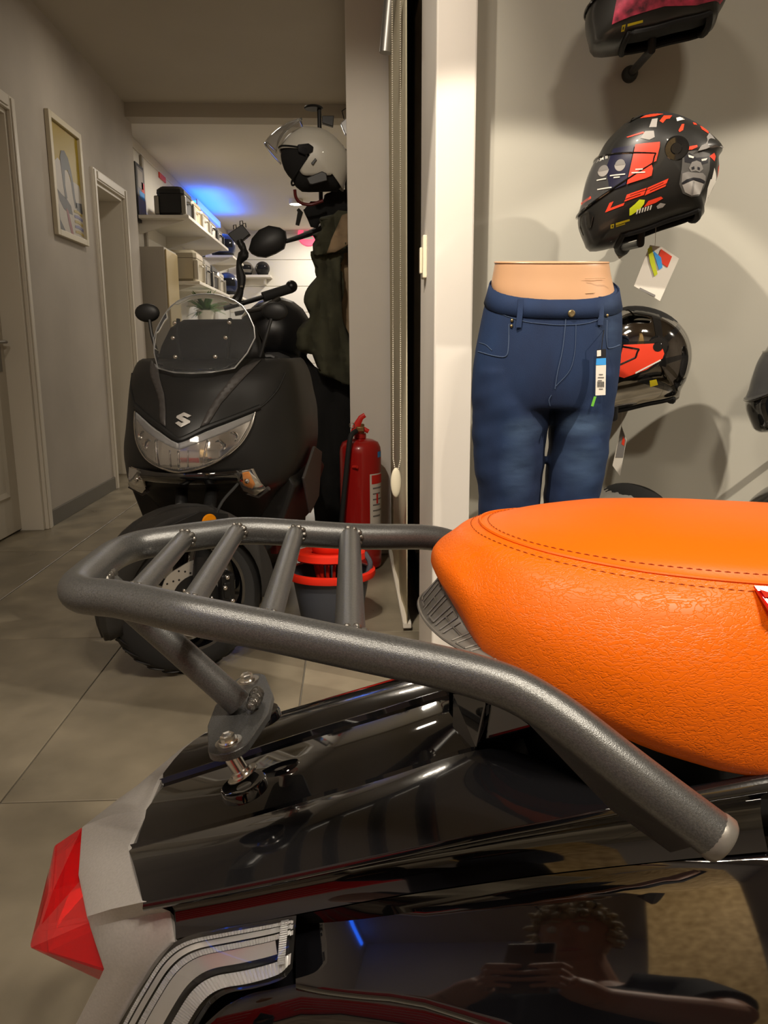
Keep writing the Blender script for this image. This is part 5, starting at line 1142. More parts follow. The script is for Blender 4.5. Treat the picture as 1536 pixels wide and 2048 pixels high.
# ================================================================ mop bucket
mat('bucket_red', (0.80, 0.025, 0.008), 0.4); mat('bucket_grey', (0.055, 0.06, 0.075), 0.45)
BX, BY = onY(662, 1160, 3.02).x, 3.02
bk = thing('mop_bucket', 'grey mop bucket with bright red wringer and rim', 'bucket', (BX, BY, 0))
def ov(rx, ry, z, n=40): return [Vector((BX+rx*math.cos(2*PI*k/n), BY+ry*math.sin(2*PI*k/n), z)) for k in range(n)]
g = G(); g.loft([ov(.115, .09, .004), ov(.12, .095, .01), ov(.14, .115, .12), ov(.158, .13, .225), ov(.150, .124, .225), ov(.132, .108, .12), ov(.112, .088, .015)], cap=True); mesh_obj('pail', g, 'bucket_grey', bk, smooth=40)
g = G(); g.loft([ov(.160, .132, .198), ov(.176, .148, .200), ov(.180, .152, .212), ov(.178, .150, .226), ov(.166, .138, .230), ov(.158, .13, .226)], wrap=False, cap=False); mesh_obj('rim', g, 'bucket_red', bk, smooth=50)
def ow(cx, cy, rx, ry, z, n=36): return [Vector((BX+cx+rx*math.cos(2*PI*k/n), BY+cy+ry*math.sin(2*PI*k/n), z)) for k in range(n)]
g = G(); g.loft([ow(.0, .03, .135, .10, .262), ow(.0, .03, .142, .107, .268), ow(.0, .03, .138, .103, .290), ow(.0, .025, .125, .09, .296), ow(0, .03, .085, .062, .292), ow(0, .03, .078, .056, .288), ow(0, .03, .072, .05, .27)], cap=False); mesh_obj('wringer_tray', g, 'bucket_red', bk, smooth=40, solid=.003)
g = G(); g.loft([ow(0, .03, .080, .058, .330), ow(0, .03, .083, .061, .334), ow(0, .03, .078, .056, .332), ow(0, .03, .070, .05, .27)], cap=False); mesh_obj('wringer_collar', g, 'bucket_red', bk, smooth=40, solid=.002)
for k in range(14):
    an = 2*PI*k/14; g = G(); g.tube([(BX+.070*math.cos(an), BY+.03+.050*math.sin(an), .275), (BX+.05*math.cos(an), BY+.03+.035*math.sin(an), .16)], .007, 6); mesh_obj('wringer_rib', g, 'bucket_red', bk)
for s in (-1, 1):
    g = G(); g.tube(crom([(BX+s*.150, BY-.01, .215), (BX+s*.158, BY-.005, .25), (BX+s*.138, BY+.02, .285)], 4), .011, 8); mesh_obj('handle_lug', g, 'bucket_grey', bk)
# ================================================================ framed poster
mat('frame_cream', (0.66, 0.60, 0.46), 0.5); mat('art_yellow', (0.33, 0.235, 0.008), 0.5); mat('art_black', (0.03, 0.03, 0.035), 0.5); mat('art_white', (0.40, 0.36, 0.31), 0.5); mat('art_blue', (0.12, 0.12, 0.28), 0.5); mat('art_red', (0.22, 0.04, 0.05), 0.5)
q0, q1, q2 = onX(93, 216, LX+.02), onX(159, 263, LX+.02), onX(111, 467, LX+.02)
py0, py1, pz1, pz0 = q0.y, q1.y, q0.z, q2.z
pf = thing('framed_poster', 'cream framed poster with yellow ground and black and white figures', 'poster', (LX, (py0+py1)/2, pz0))
for (y0, y1, z0_, z1_) in ((py0, py0+.045, pz0, pz1), (py1-.045, py1, pz0, pz1), (py0+.045, py1-.045, pz0, pz0+.04), (py0+.045, py1-.045, pz1-.04, pz1)):
    g = G(); g.box((LX+.001, y0, z0_), (LX+.03, y1, z1_)); mesh_obj('frame_bar', g, 'frame_cream', pf, smooth=0, bevel=.003)
g = G(); g.box((LX+.001, py0+.04, pz0+.035), (LX+.010, py1-.04, pz1-.035)); art = mesh_obj('picture', g, 'art_yellow', pf, smooth=0)
def artp(pts, m, off=.0):
    pp = [Vector((u, v, 0)) for u, v in pts]
    g = G(); g.prism([(LX+.0105+off, lerp(py0+.045, py1-.045, p.x), lerp(pz0+.04, pz1-.04, p.y)) for p in pp], (.0006, 0, 0)); mesh_obj('art_shape', g, m, art, smooth=0)
artp([(.0,.0),(.02,.30),(.06,.50),(.10,.64),(.20,.68),(.32,.66),(.34,.50),(.45,.62),(.55,.60),(.62,.52),(.75,.54),(.95,.53),(1.0,.40),(1.0,.0)], 'art_white')
artp([(.28,.70),(.34,.77),(.46,.79),(.58,.74),(.66,.64),(.72,.52),(.74,.38),(.80,.30),(.72,.28),(.66,.40),(.62,.56),(.52,.62),(.42,.60),(.40,.46),(.44,.34),(.36,.32),(.32,.48),(.30,.60)], 'art_black', .0008)
artp([(.10,.38),(.24,.35),(.42,.33),(.56,.28),(.60,.20),(.44,.20),(.28,.22),(.16,.28)], 'art_black', .0008); artp([(.74,.34),(.98,.36),(1.0,.26),(.80,.24)], 'art_black', .0008)
artp([(.0,.22),(.10,.24),(.12,.10),(.26,.02),(.30,.0),(.0,.0)], 'art_black', .0008); artp([(.36,.24),(.44,.22),(.52,.10),(.58,.0),(.50,.0),(.42,.10)], 'art_red', .0012)
for k in range(5): artp([(.66,.26-k*.05),(.8,.27-k*.05),(.97,.25-k*.05),(.97,.225-k*.05),(.8,.24-k*.05),(.66,.235-k*.05)], 'art_yellow' if k % 2 == 0 else 'art_blue', .0014)
# ================================================================ coat stand, open-face helmet, jackets
mat('helm_white', (0.52, 0.50, 0.44), 0.35, coat=0.2); mat('cloth_olive', (0.050, 0.050, 0.030), 0.95, var=0.3, vscale=10); mat('cloth_beige', (0.26, 0.185, 0.11), 0.95, var=0.25, vscale=9); mat('cloth_black', (0.008, 0.008, 0.008), 0.95)
CYs = 4.42
px_ = onY(640, 300, CYs).x; zlo = onY(690, 402, CYs).z
cs = thing('coat_rack', 'black metal wall coat rack with round top plate on the partition', 'rack', (0, CYs, zlo))
g = G(); g.cyl((px_, CYs, zlo-.05), (px_, CYs, onY(640, 216, CYs).z), .011, 12); mesh_obj('pole', g, 'black_plastic', cs)
g = G(); g.box((-.012, CYs-.03, zlo-.06), (-.0005, CYs+.03, onY(690, 300, CYs).z)); mesh_obj('wall_plate', g, 'metal_dark', cs, smooth=0, bevel=.003)
c = onY(627, 216, CYs); g = G(); g.lathe([(0, -.006), (.045, -.006), (.05, 0), (.045, .006), (0, .006)], 32, Matrix.Translation(c)); mesh_obj('top_plate', g, 'black_plastic', cs)
g = G(); g.prism([onY(x, y, CYs) for x, y in ((644, 231), (668, 231), (666, 253), (644, 246))], (0, .03, 0)); mesh_obj('top_box', g, 'black_plastic', cs, smooth=0, bevel=.003)
for zpx in (402, 312):
    z = onY(690, zpx, CYs).z; g = G(); g.tube([(-.006, CYs, z), (px_, CYs, z)], .007, 8); mesh_obj('arm', g, 'metal_dark', cs)
# open-face helmet traced in profile
WO = [(475,600),(520,520),(590,440),(700,380),(780,368),(930,385),(1050,450),(1150,550),(1200,650),(1195,780),(1160,900),(1125,1000),(990,1005),(800,1012),(700,1010),(640,975),(590,890),(520,810),(480,700)]
wc = (845, 640); Yh = 4.23; ws_ = Yh/1560/5.6875*1.02
wh = thing('open_face_helmet', 'cream white open-face helmet with raised clear visor on the coat rack', 'helmet', onY(480+wc[0]/5.6875, 200+wc[1]/5.6875, Yh))
pl2 = [(p.x, p.y) for p in crom([Vector(((x-wc[0])*ws_, (wc[1]-y)*ws_, 0)) for x, y in WO], 4, True)]
def RW(th):
    dx, dy = math.cos(th), math.sin(th); best = 0
    for i in range(len(pl2)):
        (x1, y1), (x2, y2) = pl2[i], pl2[(i+1) % len(pl2)]; ex_, ey_ = x2-x1, y2-y1; den = dx*ey_-dy*ex_
        if abs(den) < 1e-12: continue
        t = (x1*ey_-y1*ex_)/den; u = (x1*dy-y1*dx)/den
        if -1e-6 <= u <= 1+1e-6 and t > best: best = t
    return best
NT, NS = 96, 32; Rw = [RW(2*PI*i/NT) for i in range(NT)]
def wpt(i, t, k=1.0):
    i %= NT; th = 2*PI*i/NT; cc = abs(math.cos(t))**.8; sn = abs(math.sin(t))**.8*(1 if t > 0 else -1); r = Rw[i]*k*cc; return Vector((r*math.cos(th), .122*k*sn, r*math.sin(th)))
ts = [-PI/2+PI*j/NS for j in range(NS+1)]; g = G(); V = {}
for i in range(NT):
    for j in range(NS):
        d = 360*(i+.5)/NT; tc = abs(math.degrees((ts[j]+ts[j+1])/2))
        if 172 < d < 232 and tc < 82: continue
        if 232 <= d < 310 and tc < 55: continue
        f2 = []
        for (ii, jj) in ((i, j), (i+1, j), (i+1, j+1), (i, j+1)):
            key = (0, jj) if jj in (0, NS) else (ii % NT, jj)
            if key not in V: V[key] = len(g.v); g.v.append(tuple(wpt(key[0], ts[key[1]])))
            if V[key] not in f2: f2.append(V[key])
        g.f.append(tuple(f2))
mesh_obj('shell', g, 'helm_white', wh, smooth=55, local=True, solid=.005, soff=-1)
g = G(); g.loft([[wpt(i, t, .93) for i in range(0, NT, 3)] for t in [-PI/2*.97+PI*.97*j/14 for j in range(15)]]); mesh_obj('lining', g, 'lining', wh, local=True)
i0, i1 = int(172/360*NT), int(232/360*NT)
ed = [wpt(i0, math.radians(a), 1.004) for a in range(-82, 83, 8)]+[wpt(i1, math.radians(a), 1.004) for a in range(82, -83, -8)]
g = G(); g.tube(ed, .005, 6, wrap=True); mesh_obj('edge_trim', g, 'lining', wh, local=True)
def wl(px, py, y): return Vector(((px-wc[0])*ws_, y, (wc[1]-py)*ws_))
outer = [(335,525),(400,450),(500,378),(600,330),(725,305)]; inner = [(480,668),(500,580),(560,490),(640,420),(745,352)]
rows = []
for k in range(-6, 7):
    f = abs(k)/6; yy = .122*math.sin(k/6*PI/2); fr = 1-math.cos(f*PI/2)
    rows.append([wl(lerp(o[0], n_[0], fr), lerp(o[1], n_[1], fr), yy) for o, n_ in zip(outer, inner)])
g = G(); g.grid([crom(r, 4) for r in rows]); vz_ = mesh_obj('visor', g, 'visor_clear', wh, local=True, smooth=60, solid=.002)
g = G(); g.tube([r[0] for r in rows], .003, 6); g2 = mesh_obj('visor_lip', g, 'lamp_clear', vz_, local=True)
g = G(); g.prism([wl(*p, -.120) for p in ((690,590),(800,578),(850,610),(840,660),(760,690),(690,660))], (0, -.01, 0)); mesh_obj('visor_pivot', g, 'visor_dark', wh, smooth=0, local=True, bevel=.004)
g = G(); g.prism([wl(*p, -.118) for p in ((770,905),(930,840),(975,860),(985,930),(830,970),(800,965))], (0, -.012, 0)); mesh_obj('intercom', g, 'black_plastic', wh, smooth=0, local=True, bevel=.004)
g = G(); g.prism([wl(*p, -.123) for p in ((820,765),(865,715),(880,735),(840,785))], (0, -.006, 0)); mesh_obj('vent', g, 'black_plastic', wh, smooth=0, local=True, bevel=.002)
g = G(); g.prism([wl(*p, -.02) for p in ((990,430),(1070,470),(1150,545),(1140,560),(1060,490),(985,445))], (0, .04, 0)); mesh_obj('rear_vent', g, 'black_plastic', wh, smooth=0, local=True, bevel=.002)
g = G(); g.tube(crom([wl(640, 985, -.05), wl(650, 1060, -.04), wl(700, 1110, -.03), wl(800, 1120, -.02), wl(930, 1085, -.03)], 5), .008, 8); mesh_obj('chin_strap', g, 'dark_red', wh, local=True)
g = G(); g.tube([wl(665, 1170, -.03), wl(690, 1200, -.03), wl(655, 1330, -.03)], [.008, .014, .010], 8); mesh_obj('strap_end', g, 'black_plastic', wh, local=True)
def cloth(name, label, cat, pts, Y0, m, amp=.02, thick=.06, freq=14, mx=12, parts=()):
    o = None
    d = dense(poly(pts), mx)
    def fn(v):
        p = onY(v.x, v.y, Y0); f = amp*math.sin(v.x*.12+v.y*.02)+amp*.6*math.sin(v.x*.23-v.y*.035+1.3)
        return onY(v.x, v.y, Y0+f)
    return mesh_obj(name, mapg(d, fn), m, None, smooth=60, solid=thick, soff=1)
def zz(p): return (560+p[0]/3.1, 180+p[1]/3.1)
hood = [zz(p) for p in ((205,1020),(202,955),(250,880),(300,800),(360,745),(445,755),(452,955),(350,1000),(290,1020))]
body = [zz(p) for p in ((250,1000),(225,1200),(190,1400),(160,1500),(150,1580),(200,1640),(230,1720),(330,1790),(425,1830),(440,1790),(405,1600),(385,1400),(378,1200),(372,1000))]
beig = [zz(p) for p in ((360,1060),(445,900),(458,900),(462,1715),(425,1725),(402,1500),(385,1300))]
jk = thing('olive_jacket', 'dark olive hooded jacket hanging below the white open-face helmet', 'jacket', onY(660, 640, 4.26))
for nm, pts, m, yy in (('body', body, 'cloth_olive', 4.22), ('hood', hood, 'cloth_olive', 4.18)):
    o = cloth(nm, '', '', pts, yy, m); o.parent = jk; o.matrix_parent_inverse = Matrix.Translation(jk.location).inverted()
o = cloth('hood_lining', '', '', [zz(p) for p in ((290,1010),(330,900),(385,775),(430,760),(450,790),(450,940),(400,970),(340,1005))], 4.165, 'cloth_beige', .012, .01); o.parent = jk; o.matrix_parent_inverse = Matrix.Translation(jk.location).inverted()
tag(cloth('beige_jacket', '', '', beig, 4.345, 'cloth_beige', .012, .04), 'tan jacket hanging between the olive jacket and the partition', 'jacket')
tag(cloth('black_trousers', '', '', [zz(p) for p in ((110,1590),(230,1730),(440,1800),(455,1850),(455,2080),(460,2500),(455,2795),(230,2795),(200,2500),(200,2250),(215,2000),(190,1800),(120,1700))], 4.36, 'cloth_black', .012, .05), 'black trousers hanging below the olive jacket, lengthened to darken the gap above the floor', 'trousers')  # hem drawn down to the floor as a dark cover for the shaded gap
tag(cloth('black_bag', '', '', [zz(p) for p in ((150,740),(190,690),(265,690),(290,640),(370,615),(450,620),(452,720),(330,790),(250,800),(215,850),(190,850),(170,800))], 4.33, 'cloth_black', .008, .045), 'black bag hanging under the white open-face helmet', 'bag')
# small grey wall device with cable high on the partition
g = G(); g.prism([onY(x, y, 4.6) for x, y in ((681, 246), (692, 236), (703, 238), (703, 270), (690, 268))], (0, .04, 0)); wd = mesh_obj('wall_sensor', g, 'lamp_grey', smooth=0, bevel=.004); tag(wd, 'grey wall sensor high on the partition above the helmet', 'sensor')
g = G(); g.tube([onY(688, 238, 4.6), onY(684, 222, 4.6), onY(694, 215, 4.6), onY(706, 226, 4.6)], .003, 6); mesh_obj('cable', g, 'black_plastic', wd)
# ================================================================ back showroom
mat('shelf_white', (0.78, 0.74, 0.66), 0.45); mat('case_black', (0.012, 0.012, 0.012), 0.5); mat('case_silver', (0.50, 0.45, 0.34), 0.35, metal=0.6); mat('case_grey', (0.30, 0.28, 0.24), 0.4, metal=0.5); mat('case_tan', (0.52, 0.42, 0.24), 0.4, metal=0.4); mat('alu', (0.58, 0.54, 0.46), 0.3, metal=0.8)
mat('helm_navy', (0.02, 0.03, 0.08), 0.3); mat('cab_grey', (0.40, 0.365, 0.31), 0.5); mat('leaf', (0.06, 0.16, 0.03), 0.5, var=.4, vscale=20); mat('screen_blue', (0.05, 0.12, 0.4), 0.2, emit=(0.12, 0.35, 1.0), estr=1.6); mat('lamp_on', (1, .95, .85), 0.5, emit=(1, .9, .72), estr=18); mat('led_blue', (0.1, 0.3, 1), 0.5, emit=(0.02, 0.14, 1.0), estr=6); mat('sign_pink', (0.7, 0.05, 0.12), 0.4, emit=(1, .12, .22), estr=.8)
SX = -2.029
def shelf(y0, y1, x1, z, label, n=2):
    t = thing('wall_shelf', label, 'shelf', (SX, (y0+y1)/2, z-.03))
    g = G(); g.box((SX, y0, z-.03), (x1, y1, z)); mesh_obj('board', g, 'shelf_white', t, smooth=0, bevel=.003)
    for k in range(n):
        y = lerp(y0+.12, y1-.12, k/(n-1)); g = G(); g.prism([(SX, y, z-.03), (x1-.06, y, z-.03), (SX, y, z-.16)], (0, .02, 0)); mesh_obj('bracket', g, 'shelf_white', t, smooth=0)
    return t
def case(name, label, x0, x1, y0, y1, z0, z1, body, trim, group=None):
    t = thing(name, label, 'case', ((x0+x1)/2, (y0+y1)/2, z0), 0, group)
    zl = lerp(z0, z1, .74)
    def rr(x0, x1, y0, y1, c=.03): return [(x0+c, y0), (x1-c, y0), (x1, y0+c), (x1, y1-c), (x1-c, y1), (x0+c, y1), (x0, y1-c), (x0, y0+c)]
    g = G(); g.loft([[Vector((x, y, z0+.004)) for x, y in rr(x0+.02, x1-.02, y0+.02, y1-.02)], [Vector((x, y, z0+.03)) for x, y in rr(x0, x1, y0, y1)], [Vector((x, y, zl)) for x, y in rr(x0, x1, y0, y1)]]); mesh_obj('body', g, body, t, smooth=30)
    g = G(); g.loft([[Vector((x, y, zl+.003)) for x, y in rr(x0-.004, x1+.004, y0-.004, y1+.004)], [Vector((x, y, z1-.03)) for x, y in rr(x0, x1, y0, y1)], [Vector((x, y, z1)) for x, y in rr(x0+.03, x1-.03, y0+.03, y1-.03)]]); mesh_obj('lid', g, body, t, smooth=30)
    for (xa, ya) in ((x0, y0), (x1, y0), (x1, y1), (x0, y1)):
        g = G(); g.box((xa-.022, ya-.022, z0+.01), (xa+.022, ya+.022, zl-.02)); mesh_obj('corner_guard', g, trim, t, smooth=0, bevel=.01)
    g = G(); xm = x1+.006; ymid = (y0+y1)/2; g.tube([(xm, ymid-.06, lerp(z0, zl, .75)), (xm+.02, ymid-.05, lerp(z0, zl, .72)), (xm+.02, ymid+.05, lerp(z0, zl, .72)), (xm, ymid+.06, lerp(z0, zl, .75))], .008, 8); mesh_obj('handle', g, trim, t)
    return t
zs1 = onY(335, 431, 8.02).z; x0, x1 = onY(300, 400, 8.02).x+.02, onY(371, 400, 8.02).x
shelf(7.98, 10.5, x1+.03, zs1, 'upper white wall shelf holding the row of luggage cases', 3)
h1 = onY(335, 371, 8.02).z
for k, (nm, lab, b_, t_) in enumerate((('luggage_case', 'large matt black luggage case at the end of the upper shelf', 'case_black', 'case_grey'), ('luggage_case', 'tan metal luggage case next to the black one on the upper shelf', 'case_tan', 'alu'), ('luggage_case', 'silver metal luggage case in the middle of the upper shelf', 'case_silver', 'alu'), ('luggage_case', 'pale case with black corners beside the silver one on the upper shelf', 'alu', 'case_black'), ('luggage_case', 'dark grey case at the far end of the upper shelf', 'case_grey', 'case_black'))):
    case(nm, lab, x0+.04, x1-.02, 8.03+k*.48, 8.03+k*.48+.42, zs1, h1-(.0 if k == 0 else .02*k), b_, t_, 'cases on the upper shelf')
zs2 = onY(350, 563, 8.4).z; x2 = onY(392, 530, 8.4).x; h2_ = onY(350, 499, 8.4).z
shelf(8.34, 10.4, x2+.04, zs2, 'lower white wall shelf with silver luggage cases', 3)
for k, (lab, b_, t_) in enumerate((('brushed silver case standing first on the lower shelf', 'case_silver', 'alu'), ('grey case with black corners second on the lower shelf', 'case_grey', 'case_black'), ('dark case third on the lower shelf', 'case_black', 'alu'), ('small pale case last on the lower shelf', 'alu', 'case_grey'))):
    case('luggage_case', lab, SX+.05, x2, 8.40+k*.47, 8.40+k*.47+.41, zs2, h2_-.02*k, b_, t_, 'cases on the lower shelf')
# tall grey cabinet
cb = thing('tall_cabinet', 'tall grey cabinet by the end of the left wall', 'cabinet', (-1.95, 7.85, 0)); zc = onY(305, 493, 7.72).z; xc = onY(329, 520, 7.72).x
g = G(); g.box((SX, 7.72, 0), (xc, 8.25, zc)); mesh_obj('body', g, 'cab_grey', cb, smooth=0, bevel=.006)
g = G(); g.box((xc, 7.74, .06), (xc+.016, 8.23, zc-.02)); dd = mesh_obj('door', g, 'case_tan', cb, smooth=0, bevel=.004)
g = G(); g.tube([(xc+.03, 7.80, 1.0), (xc+.03, 7.80, 1.3)], .008, 8); mesh_obj('handle', g, 'alu', dd)
# pictures and screens on the far left wall
def wallpic(pts, m, label, cat, name, strips=()):
    q = [onX(x, y, SX+.012) for x, y in pts]; y0, y1 = q[0].y, q[1].y; z1, z0 = q[0].z, q[2].z
    t = thing(name, label, cat, (SX, (y0+y1)/2, z0)); g = G(); g.box((SX+.001, y0, z0), (SX+.03, y1, z1)); mesh_obj('frame', g, 'black_plastic', t, smooth=0)
    g = G(); g.box((SX+.03, y0+.03, z0+.03), (SX+.033, y1-.03, z1-.03)); pc = mesh_obj('picture', g, m, t, smooth=0)
    for (u0, u1, v0, v1, mm) in strips: g = G(); g.box((SX+.033, lerp(y0, y1, u0), lerp(z0, z1, v0)), (SX+.0345, lerp(y0, y1, u1), lerp(z0, z1, v1))); mesh_obj('image_patch', g, mm, pc, smooth=0)
wallpic([(266, 322), (283, 345), (270, 440)], 'ink_grey', 'framed wall screen with blue and pink image by the cabinet', 'screen', 'wall_screen', ((.3, .9, .42, .55, 'ink_blue'), (.2, .8, .6, .9, 'art_white'), (.6, .95, .55, .72, 'ink_red')))
q = onX(325, 351, SX+.01); g = G(); g.box((SX+.001, q.y-.15, q.z-.05), (SX+.012, q.y+.15, q.z+.07)); sg = mesh_obj('red_sign', g, 'ink_red', smooth=0); tag(sg, 'small red sign above the upper shelf of luggage cases', 'sign')
g = G(); yv = onX(288, 380, SX+.02).y; g.box((SX+.001, yv-.03, zs1-.8), (SX+.025, yv+.03, 2.97)); tag(mesh_obj('cable_duct', g, 'cab_grey', smooth=0, bevel=.003), 'vertical grey cable duct between the wall screen and the upper shelf', 'duct')
# monitor glowing blue between the shelves
t = thing('blue_monitor', 'small monitor with glowing blue picture behind the lower shelf', 'monitor', (-1.9, 10.7, zs2)); a0, a1 = onY(363, 478, 10.8), onY(408, 512, 10.8)
g = G(); g.box((a0.x-.01, 10.8, a1.z-.01), (a1.x+.01, 10.85, a0.z+.01)); mesh_obj('housing', g, 'black_plastic', t, smooth=0, bevel=.006); g = G(); g.box((a0.x, 10.796, a1.z), (a1.x, 10.80, a0.z)); mesh_obj('display', g, 'screen_blue', t, smooth=0)
g = G(); g.box((SX, 10.81, a1.z), (a0.x, 10.84, a1.z+.06)); mesh_obj('wall_arm', g, 'black_plastic', t, smooth=0)
# helmet shelves further back
def dome(name, label, c, r, m, group):
    t = thing(name, label, 'helmet', (c[0], c[1], c[2]-r*.8), 0, group)
    g = G(); prof = [(r*math.sin(a)*(1.0), r*.95*-math.cos(a)) for a in [PI*.28+PI*.72*k/14 for k in range(15)]]; g.lathe(prof, 28, Matrix.Translation(c) @ Matrix.Diagonal((1.0, 1.18, 1, 1))); mesh_obj('shell', g, m, t, smooth=60)
    g = G(); rows = [[Vector(c)+Vector((1.03*r*math.sin(ph)*math.cos(th), -1.2*r*math.sin(ph)*math.sin(th), r*math.cos(ph))) for th in [PI*.2+PI*.6*k/10 for k in range(11)]] for ph in [PI*.36+PI*.2*j/5 for j in range(6)]]; g.grid(rows); mesh_obj('visor', g, 'visor_dark', t, smooth=60)
    g = G(); g.lathe([(r*.70, -r*.80), (r*.78, -r*.72), (r*.80, -r*.6)], 24, Matrix.Translation(c) @ Matrix.Diagonal((1, 1.18, 1, 1))); mesh_obj('neck_roll', g, 'lining', t)
z3 = onY(440, 512, 11.3).z; x3 = onY(468, 512, 11.3).x; shelf(11.2, 12.3, x3, z3, 'white shelf with navy helmets near the showroom corner')
dome('showroom_helmet', 'navy helmet with red and white tag on the corner shelf', (onY(447, 485, 11.45).x, 11.45, z3+.15), .17, 'helm_navy', 'helmets on the corner shelf'); dome('showroom_helmet', 'dark helmet behind the tagged navy one on the corner shelf', (onY(447, 485, 11.45).x-.1, 11.95, z3+.15), .16, 'case_black', 'helmets on the corner shelf')
th_ = [o for o in bpy.data.objects if o.name.startswith('showroom_helmet')][0]
tg_ = hangtag(th_, [(424,478),(437,478),(437,502),(424,502)], 11.2); onto(th_, tg_, [(425,490),(436,490),(436,500),(425,500)], 11.199, 'ink_red', 'printed_patch')
z4 = onY(450, 590, 11.0).z; x4 = onY(478, 590, 11.0).x; shelf(10.9, 12.4, x4, z4, 'low white shelf with blue and black helmets in the showroom')
dome('showroom_helmet', 'blue and black helmet on the low showroom shelf', (onY(453, 568, 11.15).x, 11.15, z4+.15), .165, 'helm_navy', 'helmets on the low shelf'); dome('showroom_helmet', 'black helmet behind the blue one on the low showroom shelf', (onY(445, 568, 11.15).x, 11.7, z4+.15), .165, 'case_black', 'helmets on the low shelf')
# shelf on the back wall
zb = onY(515, 551, FY-.2).z; xa, xb = onY(470, 551, FY-.2).x, onY(543, 551, FY-.2).x
t = thing('wall_shelf', 'short white shelf with two dark helmets on the back wall', 'shelf', ((xa+xb)/2, FY-.15, zb-.04)); g = G(); g.box((xa, FY-.34, zb-.04), (xb, FY-.016, zb)); mesh_obj('board', g, 'shelf_white', t, smooth=0, bevel=.004); g = G(); g.box((xa+.1, FY-.2, zb-.14), (xa+.13, FY-.016, zb-.04)); mesh_obj('bracket', g, 'shelf_white', t, smooth=0); g = G(); g.box((xb-.13, FY-.2, zb-.14), (xb-.1, FY-.016, zb-.04)); mesh_obj('bracket', g, 'shelf_white', t, smooth=0)
dome('showroom_helmet', 'grey helmet beside the mirror arm on the back wall shelf', (onY(492, 537, FY-.2).x, FY-.19, zb+.112), .118, 'case_grey', 'helmets on the back wall shelf'); dome('showroom_helmet', 'black helmet at the end of the back wall shelf', (onY(525, 537, FY-.2).x, FY-.19, zb+.112), .120, 'case_black', 'helmets on the back wall shelf')
# pink round sign
c = onY(617, 470, FY-.03); t = thing('round_sign', 'pink round sign on the white back wall', 'sign', c); g = G(); g.lathe([(0, .02), (.17, .02), (.18, .01), (.18, -.012)], 36, Matrix.Translation(c) @ Matrix.Rotation(PI/2, 4, 'X')); mesh_obj('disc', g, 'sign_pink', t)
for dz in (.05, -.05): g = G(); g.box((c.x-.08, c.y-.022, c.z+dz-.02), (c.x+.08, c.y-.0195, c.z+dz+.02)); mesh_obj('sign_line', g, 'ink_white', t, smooth=0)
# plant and white cushion heap on a low cabinet behind the windscreen
t = thing('low_cabinet', 'low white cabinet carrying the green plant', 'cabinet', (-1.55, 8.9, 0)); zpl = onY(390, 648, 8.8).z; g = G(); g.box((SX, 8.5, 0), (-1.3, 9.6, zpl)); mesh_obj('body', g, 'shelf_white', t, smooth=0, bevel=.006)
for k in range(2): g = G(); g.box((-1.3, 8.52+k*.54, .05), (-1.284, 9.04+k*.54, zpl-.03)); mesh_obj('door', g, 'shelf_white', t, smooth=0, bevel=.004)
pc_ = onY(408, 648, 8.85); pc_ = (min(pc_.x, -1.45), 8.95, zpl)
pp_ = thing('potted_plant', 'green leafy potted plant on the low white cabinet', 'plant', pc_)
g = G(); g.lathe([(0, 0), (.07, 0), (.095, .14), (.10, .15), (.088, .15), (.08, .12), (0, .12)], 24, Matrix.Translation(pc_)); mesh_obj('pot', g, 'paper', pp_)
lm = None
for k in range(46):
    an = random.uniform(0, 2*PI); el = random.uniform(.35, 1.4); ln = random.uniform(.16, .42); bz = Vector(pc_)+Vector((0, 0, .12))
    d = Vector((math.cos(an)*math.cos(el), math.sin(an)*math.cos(el), math.sin(el))); sd = d.cross(Vector((0, 0, 1))).normalized(); g = G(); rows = []
    for j in range(6):
        f = j/5; p = bz+d*ln*f+Vector((0, 0, -.12*f*f)); w_ = .022*math.sin(PI*(.08+.9*f)); rows.append([p-sd*w_, p+Vector((0, 0, .004)), p+sd*w_])
    g.grid(rows); mesh_obj('leaf', g, 'leaf', pp_, smooth=60, solid=.001)
# lamps, led strip
for (px__, py__) in ((592, 400),):
    c = onZ(px__, py__, 3.06); t = thing('ceiling_spotlight', 'glowing round spotlight on the white showroom ceiling', 'lamp', (c.x, c.y, 3.0)); g = G(); g.lathe([(.06, .06), (.09, .06), (.10, .0), (.085, -.005)], 28, Matrix.Translation((c.x, c.y, 3.01))); mesh_obj('housing', g, 'shelf_white', t); g = G(); g.lathe([(0, 0), (.085, 0), (.085, .01), (0, .01)], 28, Matrix.Translation((c.x, c.y, 3.006))); mesh_obj('bulb', g, 'lamp_on', t)
for (lx, ly, lz) in ((-0.9, 8.9, 3.03), (-0.75, 10.9, 3.03), (0.9, 9.6, 3.03), (-0.9, 13.0, 3.03)): pass
yb_ = onX(365, 400, SX+.1).y; g = G(); g.box((SX+.10, 10.4, 2.90), (SX+.14, 12.2, 2.93)); g2 = mesh_obj('led_strip', g, 'led_blue', smooth=0); tag(g2, 'blue glowing LED strip under the showroom ceiling', 'lamp')
g = G(); g.box((SX, 10.4, 2.87), (SX+.16, 12.2, 2.899)); g.box((SX+.145, 10.4, 2.899), (SX+.16, 12.2, 2.95)); t = mesh_obj('led_ledge', g, 'shelf_white', smooth=0); tag(t, 'narrow white ledge carrying the blue LED strip', 'ledge')
l = bpy.data.lights.new('led_glow', 'AREA'); l.energy = 13; l.color = (.015, .15, 1); l.shape = 'RECTANGLE'; l.size = .1; l.size_y = 1.8; o = bpy.data.objects.new('led_glow', l); COL.objects.link(o); o.location = (SX+.30, 11.3, 2.80); o.rotation_euler = (PI, -.35, 0)
